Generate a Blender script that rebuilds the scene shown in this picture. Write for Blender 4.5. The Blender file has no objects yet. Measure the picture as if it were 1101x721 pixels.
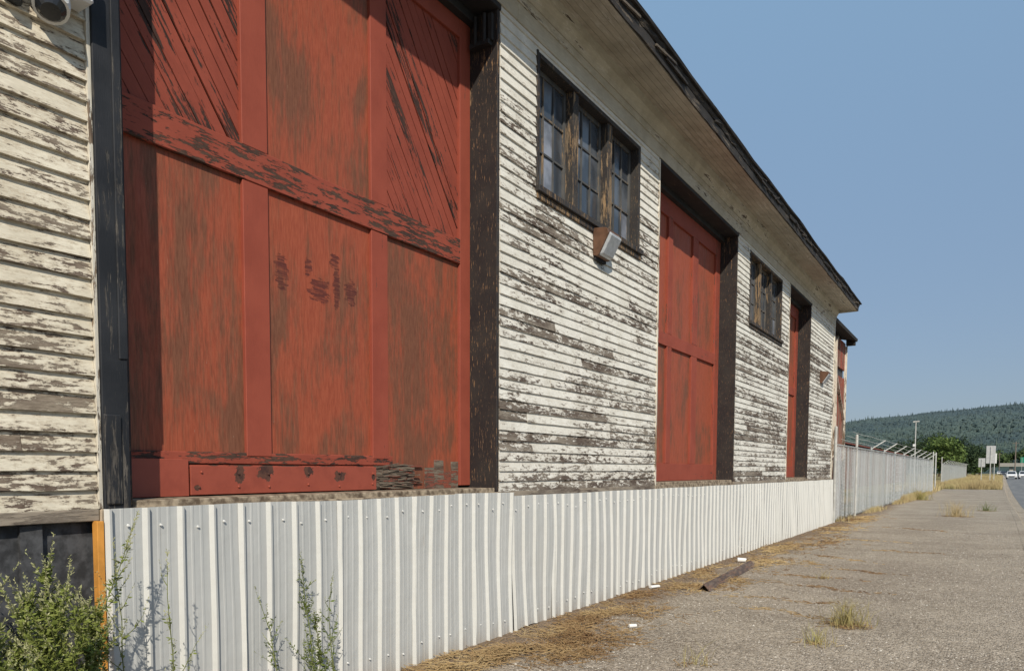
import bpy, math, random
from mathutils import Vector, noise as mnoise
R = random.Random(11)
sc = bpy.context.scene
COL = sc.collection

# ------------------------------------------------------------------ helpers
class MB:
    """collects faces (with a random value per piece) for ONE mesh object"""
    def __init__(s): s.v=[]; s.f=[]; s.r=[]
    def add(s, vs, fs, r=None):
        n=len(s.v); s.v+= [tuple(p) for p in vs]
        if r is None: r=R.random()
        for f in fs: s.f.append(tuple(i+n for i in f)); s.r.append(r)
    def box(s,x0,x1,y0,y1,z0,z1,r=None,j=0.0):
        vs=[(x,y,z) for x in (x0,x1) for y in (y0,y1) for z in (z0,z1)]
        if j: vs=[(a+R.uniform(-j,j),b+R.uniform(-j,j),c+R.uniform(-j,j)) for a,b,c in vs]
        s.add(vs,[(0,1,3,2),(4,6,7,5),(0,4,5,1),(2,3,7,6),(0,2,6,4),(1,5,7,3)],r)
    def prism(s, poly, x0, x1, r=None, axis='x'):
        """poly in the two other axes, extruded along axis"""
        n=len(poly)
        def P(t,p):
            if axis=='x': return (t,p[0],p[1])
            if axis=='y': return (p[0],t,p[1])
            return (p[0],p[1],t)
        vs=[P(x0,p) for p in poly]+[P(x1,p) for p in poly]
        fs=[tuple(range(n))[::-1], tuple(range(n,2*n))]
        for i in range(n):
            k=(i+1)%n; fs.append((i,k,k+n,i+n))
        s.add(vs,fs,r)
    def bar(s,a,b,w,h=None,r=None):
        a=Vector(a); b=Vector(b); h=h or w; d=(b-a).normalized()
        u=d.cross(Vector((0,0,1)));
        if u.length<1e-3: u=Vector((1,0,0))
        u.normalize(); t=u.cross(d).normalized()
        vs=[]
        for p in (a,b):
            for su,st in ((-1,-1),(1,-1),(1,1),(-1,1)): vs.append(p+u*su*w/2+t*st*h/2)
        s.add(vs,[(3,2,1,0),(4,5,6,7),(0,1,5,4),(1,2,6,5),(2,3,7,6),(3,0,4,7)],r)
    def tube(s,pts,rads,n=8,r=None,cap=True):
        pts=[Vector(p) for p in pts]; vs=[]; fs=[]
        if not hasattr(rads,'__len__'): rads=[rads]*len(pts)
        for i,p in enumerate(pts):
            d=(pts[min(i+1,len(pts)-1)]-pts[max(i-1,0)]).normalized()
            u=d.cross(Vector((0.13,0.97,0.2)));
            if u.length<1e-3: u=d.cross(Vector((1,0,0)))
            u.normalize(); t=d.cross(u)
            for k in range(n):
                a=2*math.pi*k/n; vs.append(p+u*math.cos(a)*rads[i]+t*math.sin(a)*rads[i])
        for i in range(len(pts)-1):
            for k in range(n):
                q=(k+1)%n; fs.append((i*n+k,i*n+q,(i+1)*n+q,(i+1)*n+k))
        if cap: fs.append(tuple(range(n))[::-1]); fs.append(tuple(range((len(pts)-1)*n,len(pts)*n)))
        s.add(vs,fs,r)
    def build(s,name,mat,parent=None,smooth=False,bevel=0,loc=None):
        me=bpy.data.meshes.new(name); me.from_pydata(s.v,[],s.f)
        at=me.attributes.new('rnd','FLOAT','FACE'); at.data.foreach_set('value',s.r)
        me.materials.append(mat)
        if smooth: me.polygons.foreach_set('use_smooth',[True]*len(me.polygons))
        me.update()
        o=bpy.data.objects.new(name,me); COL.objects.link(o)
        if parent is not None: o.parent=parent
        if loc is not None: o.location=loc
        if bevel:
            b=o.modifiers.new('bevel','BEVEL'); b.width=bevel; b.segments=1; b.limit_method='ANGLE'
        return o

def tag(o,label=None,cat=None,group=None,kind=None):
    if label: o['label']=label
    if cat: o['category']=cat
    if group: o['group']=group
    if kind: o['kind']=kind
    return o
def empty(name,loc=(0,0,0),label=None,cat=None,group=None,rz=0):
    o=bpy.data.objects.new(name,None); COL.objects.link(o); o.location=loc; o.rotation_euler=(0,0,rz)
    return tag(o,label,cat,group)
def copy_tree(o,parent=None):
    c=o.copy(); COL.objects.link(c)
    if parent is not None: c.parent=parent
    for ch in list(o.children): copy_tree(ch,c)
    return c

# ------------------------------------------------------------------ material DSL
class N:
    def __init__(s,name,rough=.8,spec=.3,metal=0.0):
        s.m=bpy.data.materials.new(name); s.m.use_nodes=True; s.nt=s.m.node_tree
        s.b=s.nt.nodes['Principled BSDF']; s.b.inputs['Roughness'].default_value=rough
        s.b.inputs['Specular IOR Level'].default_value=spec; s.b.inputs['Metallic'].default_value=metal
        s._p=None; s._x=None
    def new(s,t): return s.nt.nodes.new(t)
    def set(s,sock,v):
        if isinstance(v,bpy.types.NodeSocket): s.nt.links.new(v,sock)
        elif isinstance(v,(tuple,list)) and len(v)==3 and sock.type=='RGBA': sock.default_value=(*v,1)
        else: sock.default_value=v
    def pos(s):
        if s._p is None: s._p=s.new('ShaderNodeNewGeometry').outputs['Position']
        return s._p
    def objc(s): return s.new('ShaderNodeTexCoord').outputs['Object']
    def xyz(s,v=None):
        n=s.new('ShaderNodeSeparateXYZ'); s.set(n.inputs[0],v if v is not None else s.pos()); return n.outputs
    def comb(s,x,y,z):
        n=s.new('ShaderNodeCombineXYZ')
        for i,a in enumerate((x,y,z)): s.set(n.inputs[i],a)
        return n.outputs[0]
    def rnd(s):
        n=s.new('ShaderNodeAttribute'); n.attribute_name='rnd'; return n.outputs['Fac']
    def ma(s,op,a,b=0.0,clamp=False):
        n=s.new('ShaderNodeMath'); n.operation=op; n.use_clamp=clamp; s.set(n.inputs[0],a); s.set(n.inputs[1],b); return n.outputs[0]
    def add(s,a,b): return s.ma('ADD',a,b)
    def mul(s,a,b): return s.ma('MULTIPLY',a,b)
    def sub(s,a,b): return s.ma('SUBTRACT',a,b)
    def vm(s,op,a,b):
        n=s.new('ShaderNodeVectorMath'); n.operation=op; s.set(n.inputs[0],a); s.set(n.inputs[1],b); return n.outputs[0]
    def mix(s,f,a,b,mode='MIX'):
        n=s.new('ShaderNodeMix'); n.data_type='RGBA'; n.blend_type=mode
        s.set(n.inputs[0],f); s.set(n.inputs[6],a); s.set(n.inputs[7],b); return n.outputs[2]
    def noise(s,v,scale=1,detail=4,rough=.55,dist=0,w=None):
        n=s.new('ShaderNodeTexNoise'); s.set(n.inputs['Vector'],v); n.inputs['Scale'].default_value=scale
        n.inputs['Detail'].default_value=detail; n.inputs['Roughness'].default_value=rough; n.inputs['Distortion'].default_value=dist
        return n.outputs[0]
    def vor(s,v,scale=1,feature='F1',out='Distance',rand=1):
        n=s.new('ShaderNodeTexVoronoi'); n.feature=feature; s.set(n.inputs['Vector'],v); n.inputs['Scale'].default_value=scale
        n.inputs['Randomness'].default_value=rand
        return n.outputs[out]
    def ss(s,x,lo,hi,a=0.0,b=1.0,smooth=True):
        n=s.new('ShaderNodeMapRange'); n.interpolation_type='SMOOTHSTEP' if smooth else 'LINEAR'
        s.set(n.inputs[0],x); s.set(n.inputs[1],lo); s.set(n.inputs[2],hi); s.set(n.inputs[3],a); s.set(n.inputs[4],b); return n.outputs[0]
    def spots(s,c1,c2,lst):
        """1 inside any of the ellipses (a,b,ra,rb), fading to 0 at edge"""
        res=None
        for a,b,ra,rb in lst:
            u=s.ma('POWER',s.ma('ABSOLUTE',s.mul(s.sub(c1,a),1/ra)),2.0); v=s.ma('POWER',s.ma('ABSOLUTE',s.mul(s.sub(c2,b),1/rb)),2.0)
            d=s.sub(1.0,s.ma('SQRT',s.add(u,v)))
            res=d if res is None else s.ma('MAXIMUM',res,d)
        return s.ma('MAXIMUM',res,0.0)
    def bump(s,h,dist=.002,strength=1.0,normal=None):
        n=s.new('ShaderNodeBump'); n.inputs['Distance'].default_value=dist; n.inputs['Strength'].default_value=strength
        s.set(n.inputs['Height'],h)
        if normal is not None: s.set(n.inputs['Normal'],normal)
        s.nt.links.new(n.outputs[0],s.b.inputs['Normal']); return n.outputs[0]
    def color(s,c): s.set(s.b.inputs['Base Color'],c)
    def rough(s,c): s.set(s.b.inputs['Roughness'],c)

def stretch(n,along,fine=1.0,off=True,rot=None,al=.9):
    """coordinates stretched along one axis of the boards"""
    p=n.pos()
    if rot is not None:
        v=n.new('ShaderNodeVectorRotate'); v.rotation_type='X_AXIS'; n.set(v.inputs['Vector'],p); v.inputs['Angle'].default_value=rot; p=v.outputs[0]
    sc3={'y':(8,al,8),'z':(8,8,al),'x':(al,8,8)}[along]
    q=n.vm('MULTIPLY',p,tuple(a*fine for a in sc3))
    if off:
        r=n.mul(n.rnd(),57.0); q=n.vm('ADD',q,n.comb(r,n.mul(r,1.7),n.mul(r,.63)))
    return q,p

def peel_mat(name,paint,paint2,wood,wood2,amt,along='y',fine=1.0,var=.12,lowz=None,hiz=None,board=None,edge=.012,rough=.7,big=.9,rot=None,
             thick=.0016,grain=.5,asp=1.0,extra=None,kbig=.22,dirt=None,al=.9,hl=(.50,.44,.37),hlf=.14,gmix=.30,speck=.70,dk=.45,nfk=.20,worn=None,wornf=.5):
    n=N(name,rough=rough,spec=.25)
    q,p=stretch(n,along,fine,rot=rot,al=al)
    q2=n.vm('MULTIPLY',q,(asp,)*3)
    n1=n.noise(q2,2.0,9,.68,.25)
    nb=n.noise(n.pos(),big,3,.5)
    nf=n.noise(n.vm('MULTIPLY',n.pos(),(30,26 if along=='y' else 42,50 if along=='y' else 24)),1.0,6,.75)
    a=n.add(amt,n.mul(n.sub(n.rnd(),.5),var*2)); a=n.add(a,n.mul(n.sub(nb,.5),kbig*2)); a=n.add(a,n.mul(n.sub(nf,.5),nfk))
    x,y,z=n.xyz()
    if hiz: a=n.add(a,n.ss(z,hiz[0],hiz[1],0.0,hiz[2]))
    if lowz: a=n.add(a,n.ss(z,lowz[0],lowz[1],lowz[2],0.0))
    if board:
        fz=n.ma('FRACT',n.mul(n.sub(z,board[0]),1/board[1])); a=n.add(a,n.mul(n.sub(.5,fz),board[2]))
    if extra: a=n.add(a,extra(n,y,z))
    t=n.add(n1,a)
    mask=n.ss(t,.5-edge,.5+edge)                         # 1 = bare wood
    sk=n.ss(n.noise(n.vm('MULTIPLY',q2,(3.3,)*3),2.0,6,.7),speck-.01,speck+.02); mask=n.ma('MAXIMUM',mask,n.mul(sk,.9))
    rim=n.sub(n.ss(t,.5-edge*5,.5-edge),mask)             # lifted lip of the paint
    g=n.noise(n.vm('MULTIPLY',q,(6,)*3),1.6,6,.7)
    wc=n.mix(n.ss(n.noise(n.vm('MULTIPLY',q,(.8,)*3),1.3,4,.6),.35,.65),wood,wood2)
    wc=n.mix(n.ss(g,.3,.75),n.mix(dk,wc,(.02,.016,.012)),n.mix(hlf,wc,hl))
    pc=n.mix(n.ss(n.noise(n.pos(),3.1,5,.6),.35,.7),paint,paint2)
    pc=n.mix(n.mul(n.ss(g,.35,.7,1,0),gmix),pc,n.mix(.6,pc,wood))
    if dirt:
        pc=n.mix(n.mul(n.ss(z,dirt[0],dirt[1],1,0),dirt[2]),pc,(.22,.17,.12))
    pc=n.mix(n.mul(n.ma('MAXIMUM',rim,0.0),.25),pc,(.9,.88,.82) if paint[1]>.3 else pc)
    if worn:                                              # thin chalky paint round the bare patches
        wr=n.ss(n.add(t,n.mul(n.sub(nf,.5),.25)),.5-.15,.5-.02); pc=n.mix(n.mul(wr,wornf),pc,worn)
    n.color(n.mix(mask,pc,wc))
    n.rough(n.ss(mask,0,1,rough,.9))
    h=n.add(n.mul(n.sub(1.0,mask),1.0),n.mul(g,grain)); n.bump(h,thick,.9)
    return n.m

def simple(name,c,rough=.7,metal=0,spec=.3,var=.25,scale=6,bump=0,dark=None):
    n=N(name,rough=rough,spec=spec,metal=metal)
    f=n.noise(n.pos(),scale,6,.6)
    d=dark or tuple(a*(1-var) for a in c)
    n.color(n.mix(n.ss(f,.35,.65),d,c))
    if bump: n.bump(f,bump,.8)
    return n.m

# ------------------------------------------------------------------ materials
M={}
WOODB=(.082,.054,.041); WOODG=(.27,.23,.185)
M['siding']=peel_mat('peeling_white_clapboard',(.78,.76,.69),(.66,.635,.56),WOODB,WOODG,-.09,'y',1.0,.13,lowz=(1.3,3.4,.05),hiz=(4.5,5.5,-.14),
                     board=(1.40,.1,.11),edge=.012,big=.9,asp=2.0,kbig=.25,al=1.6,nfk=.46,worn=(.40,.35,.29),wornf=.5)
M['siding_left']=peel_mat('cream_clapboard',(.72,.665,.54),(.60,.545,.43),(.115,.075,.055),(.27,.22,.165),-.055,'y',1.6,.08,
                     board=(1.40,.1,.06),edge=.012,big=1.2,asp=1.7,kbig=.14,al=1.3,nfk=.44,worn=(.38,.31,.22),wornf=.6)
M['siding_far']=peel_mat('peeling_white_clapboard_far',(.78,.76,.69),(.66,.64,.57),WOODB,WOODG,-.085,'y',1.0,.12,lowz=(1.3,3.0,.05),hiz=(4.8,5.6,-.14),
                     board=(1.40,.1,.12),edge=.015,big=.8,asp=1.6,kbig=.24,al=1.5,nfk=.34,worn=(.33,.29,.24),wornf=.6)
M['trim']=peel_mat('weathered_cream_trim',(.55,.51,.41),(.45,.41,.32),WOODB,WOODG,-.15,'y',1.0,.06,edge=.02,kbig=.14)
M['trimv']=peel_mat('white_corner_trim',(.70,.66,.56),(.6,.55,.45),WOODB,(.35,.25,.16),-.06,'z',1.3,.05,edge=.02)
M['soffit']=peel_mat('dirty_soffit_boards',(.50,.45,.36),(.38,.34,.27),(.12,.09,.065),(.22,.185,.14),-.20,'y',.8,.06,edge=.03,kbig=.16)
M['oldwood']=peel_mat('grey_weathered_wood',(.34,.29,.23),(.26,.215,.165),WOODB,(.24,.20,.16),-.02,'y',1.6,.08,edge=.05)
M['rotten']=peel_mat('rotten_wood_with_red_traces',(.25,.065,.04),(.20,.07,.05),(.10,.068,.048),(.22,.175,.13),.06,'y',2.4,.08,edge=.02,kbig=.14,grain=1.0,thick=.004,speck=.6)
M['blackv']=peel_mat('black_painted_post',(.016,.016,.019),(.028,.027,.027),(.36,.20,.09),(.22,.13,.07),-.215,'z',1.8,.04,gmix=.07,speck=.60,edge=.015,hiz=(4.3,5.3,.08),lowz=(1.4,2.0,.06),kbig=.12,rough=.6)
M['blackv_near']=peel_mat('black_weathered_board',(.013,.015,.019),(.026,.028,.033),(.075,.07,.065),(.11,.10,.09),-.12,'z',2.4,.04,gmix=.07,edge=.05,lowz=(1.3,2.2,.10),kbig=.10,rough=.65,grain=1.0,thick=.002,hlf=.08)
M['blacky']=peel_mat('black_painted_lintel',(.020,.021,.024),(.035,.034,.033),(.12,.09,.06),(.10,.09,.08),-.20,'y',1.6,.04,gmix=.07,edge=.03)
M['fascia']=peel_mat('rotten_black_fascia',(.022,.020,.019),(.042,.037,.033),(.17,.14,.11),(.10,.085,.07),-.06,'y',1.3,.08,gmix=.07,edge=.05,kbig=.26,hlf=.12,thick=.006,grain=1.0)
M['roof']=simple('old_roofing',(.035,.032,.03),.85,var=.5,bump=.01)
M['window_black']=peel_mat('window_frame_flaking',(.022,.023,.027),(.04,.04,.04),(.40,.24,.11),(.17,.12,.075),-.10,'z',2.2,.06,gmix=.07,speck=.60,edge=.015,kbig=.16)
M['mullion']=peel_mat('mullion_flaked_to_golden_wood',(.022,.023,.027),(.04,.04,.04),(.38,.24,.12),(.19,.14,.09),-.045,'z',2.2,.06,gmix=.07,speck=.6,edge=.015,kbig=.2)
M['sash']=peel_mat('grey_sash_paint',(.05,.055,.06),(.10,.10,.098),(.30,.20,.11),(.18,.14,.10),-.10,'z',2.0,.08,gmix=.07,edge=.03,kbig=.14)

def red_panel(name,extra_spots=None,brown=.5):
    n=N(name,rough=.62,spec=.3)
    q,p=stretch(n,'z',1.0)
    x,y,z=n.xyz()
    big=n.noise(n.vm('MULTIPLY',n.pos(),(1,1.6,.75)),1.3,4,.6,.3)
    st=n.noise(n.vm('MULTIPLY',q,(2.6,)*3),1.2,7,.7)
    fine=n.noise(n.vm('MULTIPLY',q,(9,)*3),1.2,5,.7)
    base=n.mix(n.ss(fine,.3,.7),(.255,.056,.027),(.345,.086,.043))
    brw=n.mix(n.ss(fine,.3,.7),(.105,.046,.026),(.175,.080,.046))
    f=n.ss(n.add(n.mul(big,.62),n.mul(st,.38)),brown-.06,brown+.08)
    c=n.mix(n.mul(f,.84),base,brw)
    chip=n.ss(n.noise(n.vm('MULTIPLY',n.pos(),(1,38,22)),1.0,8,.8),.70,.72); c=n.mix(n.mul(chip,.8),c,(.07,.025,.018))
    fleck=n.ss(n.noise(n.vm('MULTIPLY',q,(3.5,)*3),2.2,8,.75),.66,.70)
    c=n.mix(n.mul(fleck,.6),c,(.35,.27,.20))
    hgt=n.sub(n.mul(fine,.5),chip)
    if extra_spots:
        sp=n.spots(y,z,extra_spots)
        qq=n.noise(n.vm('MULTIPLY',n.pos(),(1,9,36)),1.0,6,.7)
        k=n.ss(n.add(sp,n.mul(n.sub(qq,.5),2.6)),.30,.36); k=n.mul(k,n.ss(sp,.02,.10))
        kk=n.mul(k,n.ss(n.noise(n.vm('MULTIPLY',n.pos(),(1,6,75)),1.0,4,.7),.36,.56,.25,.9)); c=n.mix(kk,c,(.085,.022,.018)); hgt=n.sub(hgt,n.mul(k,1.2))
    n.color(c); n.bump(hgt,.0016,.8); n.rough(n.ss(st,.3,.7,.5,.75))
    return n.m
M['panel']=red_panel('worn_red_panel',None,.49)
M['panel_mid']=red_panel('worn_red_panel_blistered',[(3.80,3.04,.085,.17),(4.06,3.12,.05,.09),(4.17,2.98,.14,.13),(4.34,3.22,.07,.07),(4.36,3.02,.05,.22),(4.52,3.02,.09,.13)],.52)
M['panel_far']=red_panel('red_panel_far',None,.535)
REDP=(.300,.068,.041); REDP2=(.255,.056,.034)
M['stile']=peel_mat('red_stile_paint',REDP,REDP2,(.06,.03,.022),(.12,.07,.05),-.22,'z',1.6,.03,gmix=.15,speck=.76,edge=.015,kbig=.12,lowz=(1.5,2.2,.03),hlf=.08)
M['stile_far']=peel_mat('red_stile_weathered',REDP,REDP2,(.07,.035,.025),(.14,.08,.055),-.13,'z',1.8,.04,gmix=.2,speck=.70,edge=.012,kbig=.14,hlf=.08)
M['rail']=peel_mat('red_rail_peeling',REDP,REDP2,(.045,.02,.016),(.09,.045,.03),-.055,'y',2.1,.03,gmix=.15,speck=.76,edge=.010,kbig=.12,hlf=.06,al=1.2)
M['diag']=peel_mat('red_diagonal_boards',REDP,REDP2,(.035,.014,.012),(.07,.03,.022),-.055,'z',1.7,.08,edge=.010,rot=math.radians(-36),kbig=.14,hlf=.05)
M['diag_r']=peel_mat('red_diagonal_boards_sound',REDP,REDP2,(.035,.014,.012),(.07,.03,.022),-.12,'z',1.7,.10,edge=.010,rot=math.radians(-36),kbig=.16,hlf=.05)
M['rail_far']=peel_mat('red_rail_far',REDP,REDP2,(.06,.028,.02),(.11,.055,.035),-.17,'y',1.4,.04,gmix=.15,speck=.76,edge=.03,kbig=.1)
n=N('dark_gap',.9); n.color((.018,.010,.008)); M['gap']=n.m
# steel kick plate with rust holes
n=N('red_steel_plate',.45,.4); x,y,z=n.xyz()
sp=n.spots(y,z,[(3.36,1.575,.055,.09),(3.20+.39,1.60,.10,.09),(4.0,1.60,.07,.07),(4.33,1.56,.09,.055),(4.72,1.55,.04,.04),(3.02,1.49,.03,.03)])
qn=n.noise(n.pos(),22,5,.7)
k=n.mul(n.ss(n.add(sp,n.mul(n.sub(qn,.5),1.6)),.30,.36),n.ss(sp,.02,.1))
fl=n.noise(n.pos(),7,5,.6)
n.color(n.mix(k,n.mix(n.ss(fl,.4,.7),REDP,REDP2),n.mix(n.ss(qn,.4,.6),(.05,.022,.018),(.10,.045,.03)))); n.rough(n.ss(k,0,1,.45,.9)); n.bump(n.sub(1.0,k),.0015,.8); M['plate']=n.m

# corrugated skirt
n=N('galvanised_painted_steel',.38,.5); x,y,z=n.xyz()
f=n.noise(n.vm('MULTIPLY',n.pos(),(6,6,.7)),1.5,5,.6); g=n.noise(n.pos(),1.6,4,.6)
c=n.mix(n.ss(f,.3,.7),(.43,.438,.428),(.50,.505,.49)); c=n.mix(n.mul(n.rnd(),.22),c,(.35,.36,.355))
dn=n.noise(n.vm('MULTIPLY',n.pos(),(3,3,1)),4,5,.7)
c=n.mix(n.mul(n.ss(n.add(z,n.mul(dn,.35)),.02,.40,1,0),.62),c,(.30,.235,.165))
c=n.mix(n.mul(n.ss(n.noise(n.vm('MULTIPLY',n.pos(),(9,22,.9)),1.2,4,.6),.56,.72),.22),c,(.36,.33,.28))
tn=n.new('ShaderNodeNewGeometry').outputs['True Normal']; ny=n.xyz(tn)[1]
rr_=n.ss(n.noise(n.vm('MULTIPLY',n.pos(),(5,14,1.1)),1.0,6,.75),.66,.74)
c=n.mix(n.ss(ny,-.75,-.45,1,0),c,(.55,.55,.525)); c=n.mix(n.mul(rr_,.35),c,(.30,.19,.11))       # sunlight painted in: rib sides turned to the sun get a paler colour
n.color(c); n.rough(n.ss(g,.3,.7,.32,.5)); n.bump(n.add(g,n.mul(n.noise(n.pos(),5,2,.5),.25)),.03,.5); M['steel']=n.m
M['screw']=simple('screw_head',(.75,.75,.73),.45,.0)
M['orange']=simple('orange_stained_board',(.62,.28,.055),.75,var=.25,scale=9)
M['tar']=simple('tar_paper_boards',(.078,.080,.086),.8,var=.6,scale=14,bump=.006)
M['sill']=simple('dusty_sill',(.38,.31,.225),.95,dark=(.11,.08,.055),scale=14,bump=.012)

# glass
n=N('old_window_glass',.16,.5); f=n.noise(n.pos(),1.7,3,.5)
n.color(n.mix(n.ss(f,.45,.6),(.04,.048,.06),(.10,.112,.13))); n.bump(n.noise(n.pos(),5,2,.5),.006,.3); M['glass']=n.m
M['curtain']=simple('pale_blind_behind_glass',(.26,.28,.33),.25,var=.5,scale=3)
M['board_ply']=simple('plywood_filler',(.34,.22,.13),.8,var=.3,scale=9)
M['lamp_brown']=simple('brown_lamp_casing',(.135,.070,.042),.5,var=.3,scale=12)
M['lamp_lens']=simple('frosted_lens',(.40,.42,.44),.25,var=.2,scale=20,spec=.5)
M['lamp_white']=simple('white_lamp_box',(.70,.70,.68),.45,var=.12)
M['black_plastic']=simple('black_lens',(.02,.022,.026),.2,spec=.6,var=.3)
M['soot']=simple('soot',(.03,.03,.032),.9,var=.4)

# ground
def gravel_mat():
    n=N('gravelly_asphalt',.95,.15)
    P=n.pos(); x,y,z=n.xyz()
    big=n.noise(P,.55,5,.6); med=n.noise(P,3.5,5,.65); fine=n.noise(P,55,4,.7)
    vc=n.vor(P,48,'F1','Color'); vd=n.vor(P,48,'F1','Distance')
    vr=n.new('ShaderNodeSeparateColor'); n.set(vr.inputs[0],vc); r1=vr.outputs[0]
    vc2=n.vor(P,95,'F1','Color'); s2=n.new('ShaderNodeSeparateColor'); n.set(s2.inputs[0],vc2); r2=s2.outputs[0]
    c=n.mix(n.ss(big,.35,.65),(.30,.245,.182),(.475,.40,.305))
    c=n.mix(n.ss(med,.3,.75),n.mix(.35,c,(.18,.145,.11)),c)
    # loose stones
    stone=n.mix(n.ma('POWER',r1,1.6),(.09,.072,.055),(.68,.60,.50))
    loose=n.ss(n.noise(P,.8,4,.6),.40,.62,.25,.75)
    c=n.mix(n.mul(n.mul(n.ss(vd,.20,.55,1,0),loose),n.ss(r1,.3,.35)),c,stone)
    c=n.mix(n.ss(r2,.15,.95,.0,.8),c,n.mix(r1,(.13,.10,.074),(.74,.64,.52)))
    # brown humus by the wall
    xw=n.add(x,n.mul(n.sub(n.noise(P,1.1,5,.65),.5),1.3))
    near=n.ss(xw,.25,1.0,1,0)
    c=n.mix(n.mul(near,.75),c,n.mix(n.ss(fine,.3,.7),(.10,.058,.034),(.30,.20,.12)))
    # cracks
    cr=n.vor(n.vm('ADD',P,n.vm('MULTIPLY',n.comb(med,big,0.0),(.5,.5,0))),.42,'DISTANCE_TO_EDGE','Distance')
    c=n.mix(n.mul(n.ss(cr,.0,.008,1,0),.25),c,(.10,.08,.06))
    n.color(c)
    h=n.add(n.mul(n.ss(vd,.1,.6,1,0),1.0),n.add(n.mul(fine,.5),n.mul(med,.8))); n.bump(h,.016,1.0)
    return n.m
M['gravel']=gravel_mat()
n=N('road_asphalt',.9,.2); f=n.noise(n.pos(),40,4,.7); g=n.noise(n.vm('MULTIPLY',n.pos(),(1,.08,1)),1.5,4,.6)
n.color(n.mix(n.ss(g,.35,.65),n.mix(f,(.13,.13,.13),(.18,.18,.178)),(.20,.197,.19))); M['asphalt']=n.m
M['concrete']=simple('kerb_concrete',(.36,.30,.235),.9,var=.3,scale=5,bump=.004)
n=N('dry_field',.95,.1); f=n.noise(n.pos(),.12,6,.65); g=n.noise(n.pos(),2.2,5,.7)
n.color(n.mix(n.ss(f,.4,.6),n.mix(g,(.26,.19,.085),(.36,.27,.13)),n.mix(g,(.06,.085,.03),(.20,.18,.08)))); M['field']=n.m
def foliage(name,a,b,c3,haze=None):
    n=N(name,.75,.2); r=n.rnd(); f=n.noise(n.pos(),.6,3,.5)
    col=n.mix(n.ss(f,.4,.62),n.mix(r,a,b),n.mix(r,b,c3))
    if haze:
        P=n.pos(); zz=n.xyz()[2]; bg_=n.noise(P,.010,4,.6); col=n.mix(n.ss(bg_,.44,.58),n.mix(.35,col,(.02,.035,.03)),n.mix(.5,col,(.085,.115,.06))); col=n.mix(n.ss(zz,10,105,.35,.78),col,haze)  # aerial haze painted into the leaf colour, stronger up the slope
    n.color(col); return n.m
M['leafgreen']=foliage('leaves_bright',(.045,.075,.018),(.085,.13,.032),(.14,.19,.055))
M['leafdark']=foliage('leaves_dark',(.014,.028,.012),(.028,.048,.02),(.05,.075,.03))
M['leafmid']=foliage('leaves_mid',(.028,.05,.016),(.055,.085,.026),(.085,.12,.04))
M['weedleaf']=foliage('weed_leaves',(.055,.080,.014),(.125,.160,.030),(.19,.215,.058))
M['weedspike']=foliage('weed_flower_spikes',(.19,.215,.085),(.29,.30,.14),(.38,.37,.21))
M['weedstem']=simple('weed_stem',(.17,.19,.07),.8,var=.3)
M['drystem']=simple('dry_stem',(.30,.22,.13),.85,var=.4)
M['straw']=foliage('dry_straw',(.15,.080,.038),(.36,.24,.115),(.52,.40,.21))
M['drygrass']=foliage('tall_dry_grass',(.30,.225,.11),(.50,.39,.21),(.38,.34,.15))
M['drygrass_green']=foliage('yellow_green_grass',(.20,.18,.06),(.36,.29,.11),(.22,.24,.07))
M['tuft']=foliage('wispy_yellow_weeds',(.22,.19,.075),(.38,.31,.14),(.30,.30,.11))
M['bark']=simple('bark',(.09,.065,.045),.9,var=.4)
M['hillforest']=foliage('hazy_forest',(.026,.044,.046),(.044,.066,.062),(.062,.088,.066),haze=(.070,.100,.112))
M['hill']=simple('hill_ground',(.05,.08,.07),.95,var=.3,scale=.02)
M['galv']=simple('galvanised_post',(.52,.52,.49),.6,.0,var=.25)
n=N('privacy_slats',.6,.3); g=n.noise(n.vm('MULTIPLY',n.pos(),(1,1,.4)),3,4,.6)
n.color(n.mix(n.rnd(),n.mix(g,(.50,.53,.54),(.62,.65,.66)),(.78,.80,.79))); M['slat']=n.m
M['redwall']=peel_mat('red_barn_boards',(.33,.085,.05),(.25,.06,.04),(.10,.05,.035),(.36,.24,.17),.0,'z',.6,.12,edge=.05)
M['redroof']=simple('red_metal_roof',(.26,.075,.055),.6,var=.3,scale=1.0)
M['white_car']=simple('white_car_paint',(.75,.75,.75),.3,spec=.5,var=.03)
M['dark_car']=simple('dark_car_paint',(.06,.07,.09),.3,spec=.5,var=.03)
M['car_glass']=simple('car_glass',(.025,.03,.035),.1,spec=.6,var=.1)
M['tyre']=simple('tyre_rubber',(.02,.02,.02),.9)
M['rim']=simple('wheel_rim',(.4,.4,.42),.35,.7)
M['taillight']=simple('red_light',(.4,.02,.02),.3,var=.1)
M['headlight']=simple('clear_light',(.7,.7,.68),.2,var=.1)
M['sign_back']=simple('sign_back_metal',(.50,.50,.49),.5,.2,var=.15,scale=4)
M['sign_white']=simple('white_sign_sheet',(.72,.72,.70),.5,var=.08)
M['sign_green']=simple('green_sign_sheet',(.02,.22,.13),.5,var=.08)
M['polewood']=simple('utility_pole_wood',(.22,.18,.15),.9,var=.3)
M['housewall']=simple('pale_house_wall',(.55,.50,.42),.8,var=.1)
M['houseroof']=simple('brown_house_roof',(.22,.17,.14),.8,var=.2)
M['barrier']=simple('pale_concrete',(.40,.38,.33),.9,var=.2)
M['litter']=simple('white_litter',(.78,.77,.74),.5,var=.06)
M['timber']=peel_mat('charred_timber',(.055,.045,.042),(.085,.068,.06),(.20,.11,.075),(.16,.12,.10),.02,'y',2.4,.05,edge=.06,grain=1.0,thick=.003)

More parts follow.
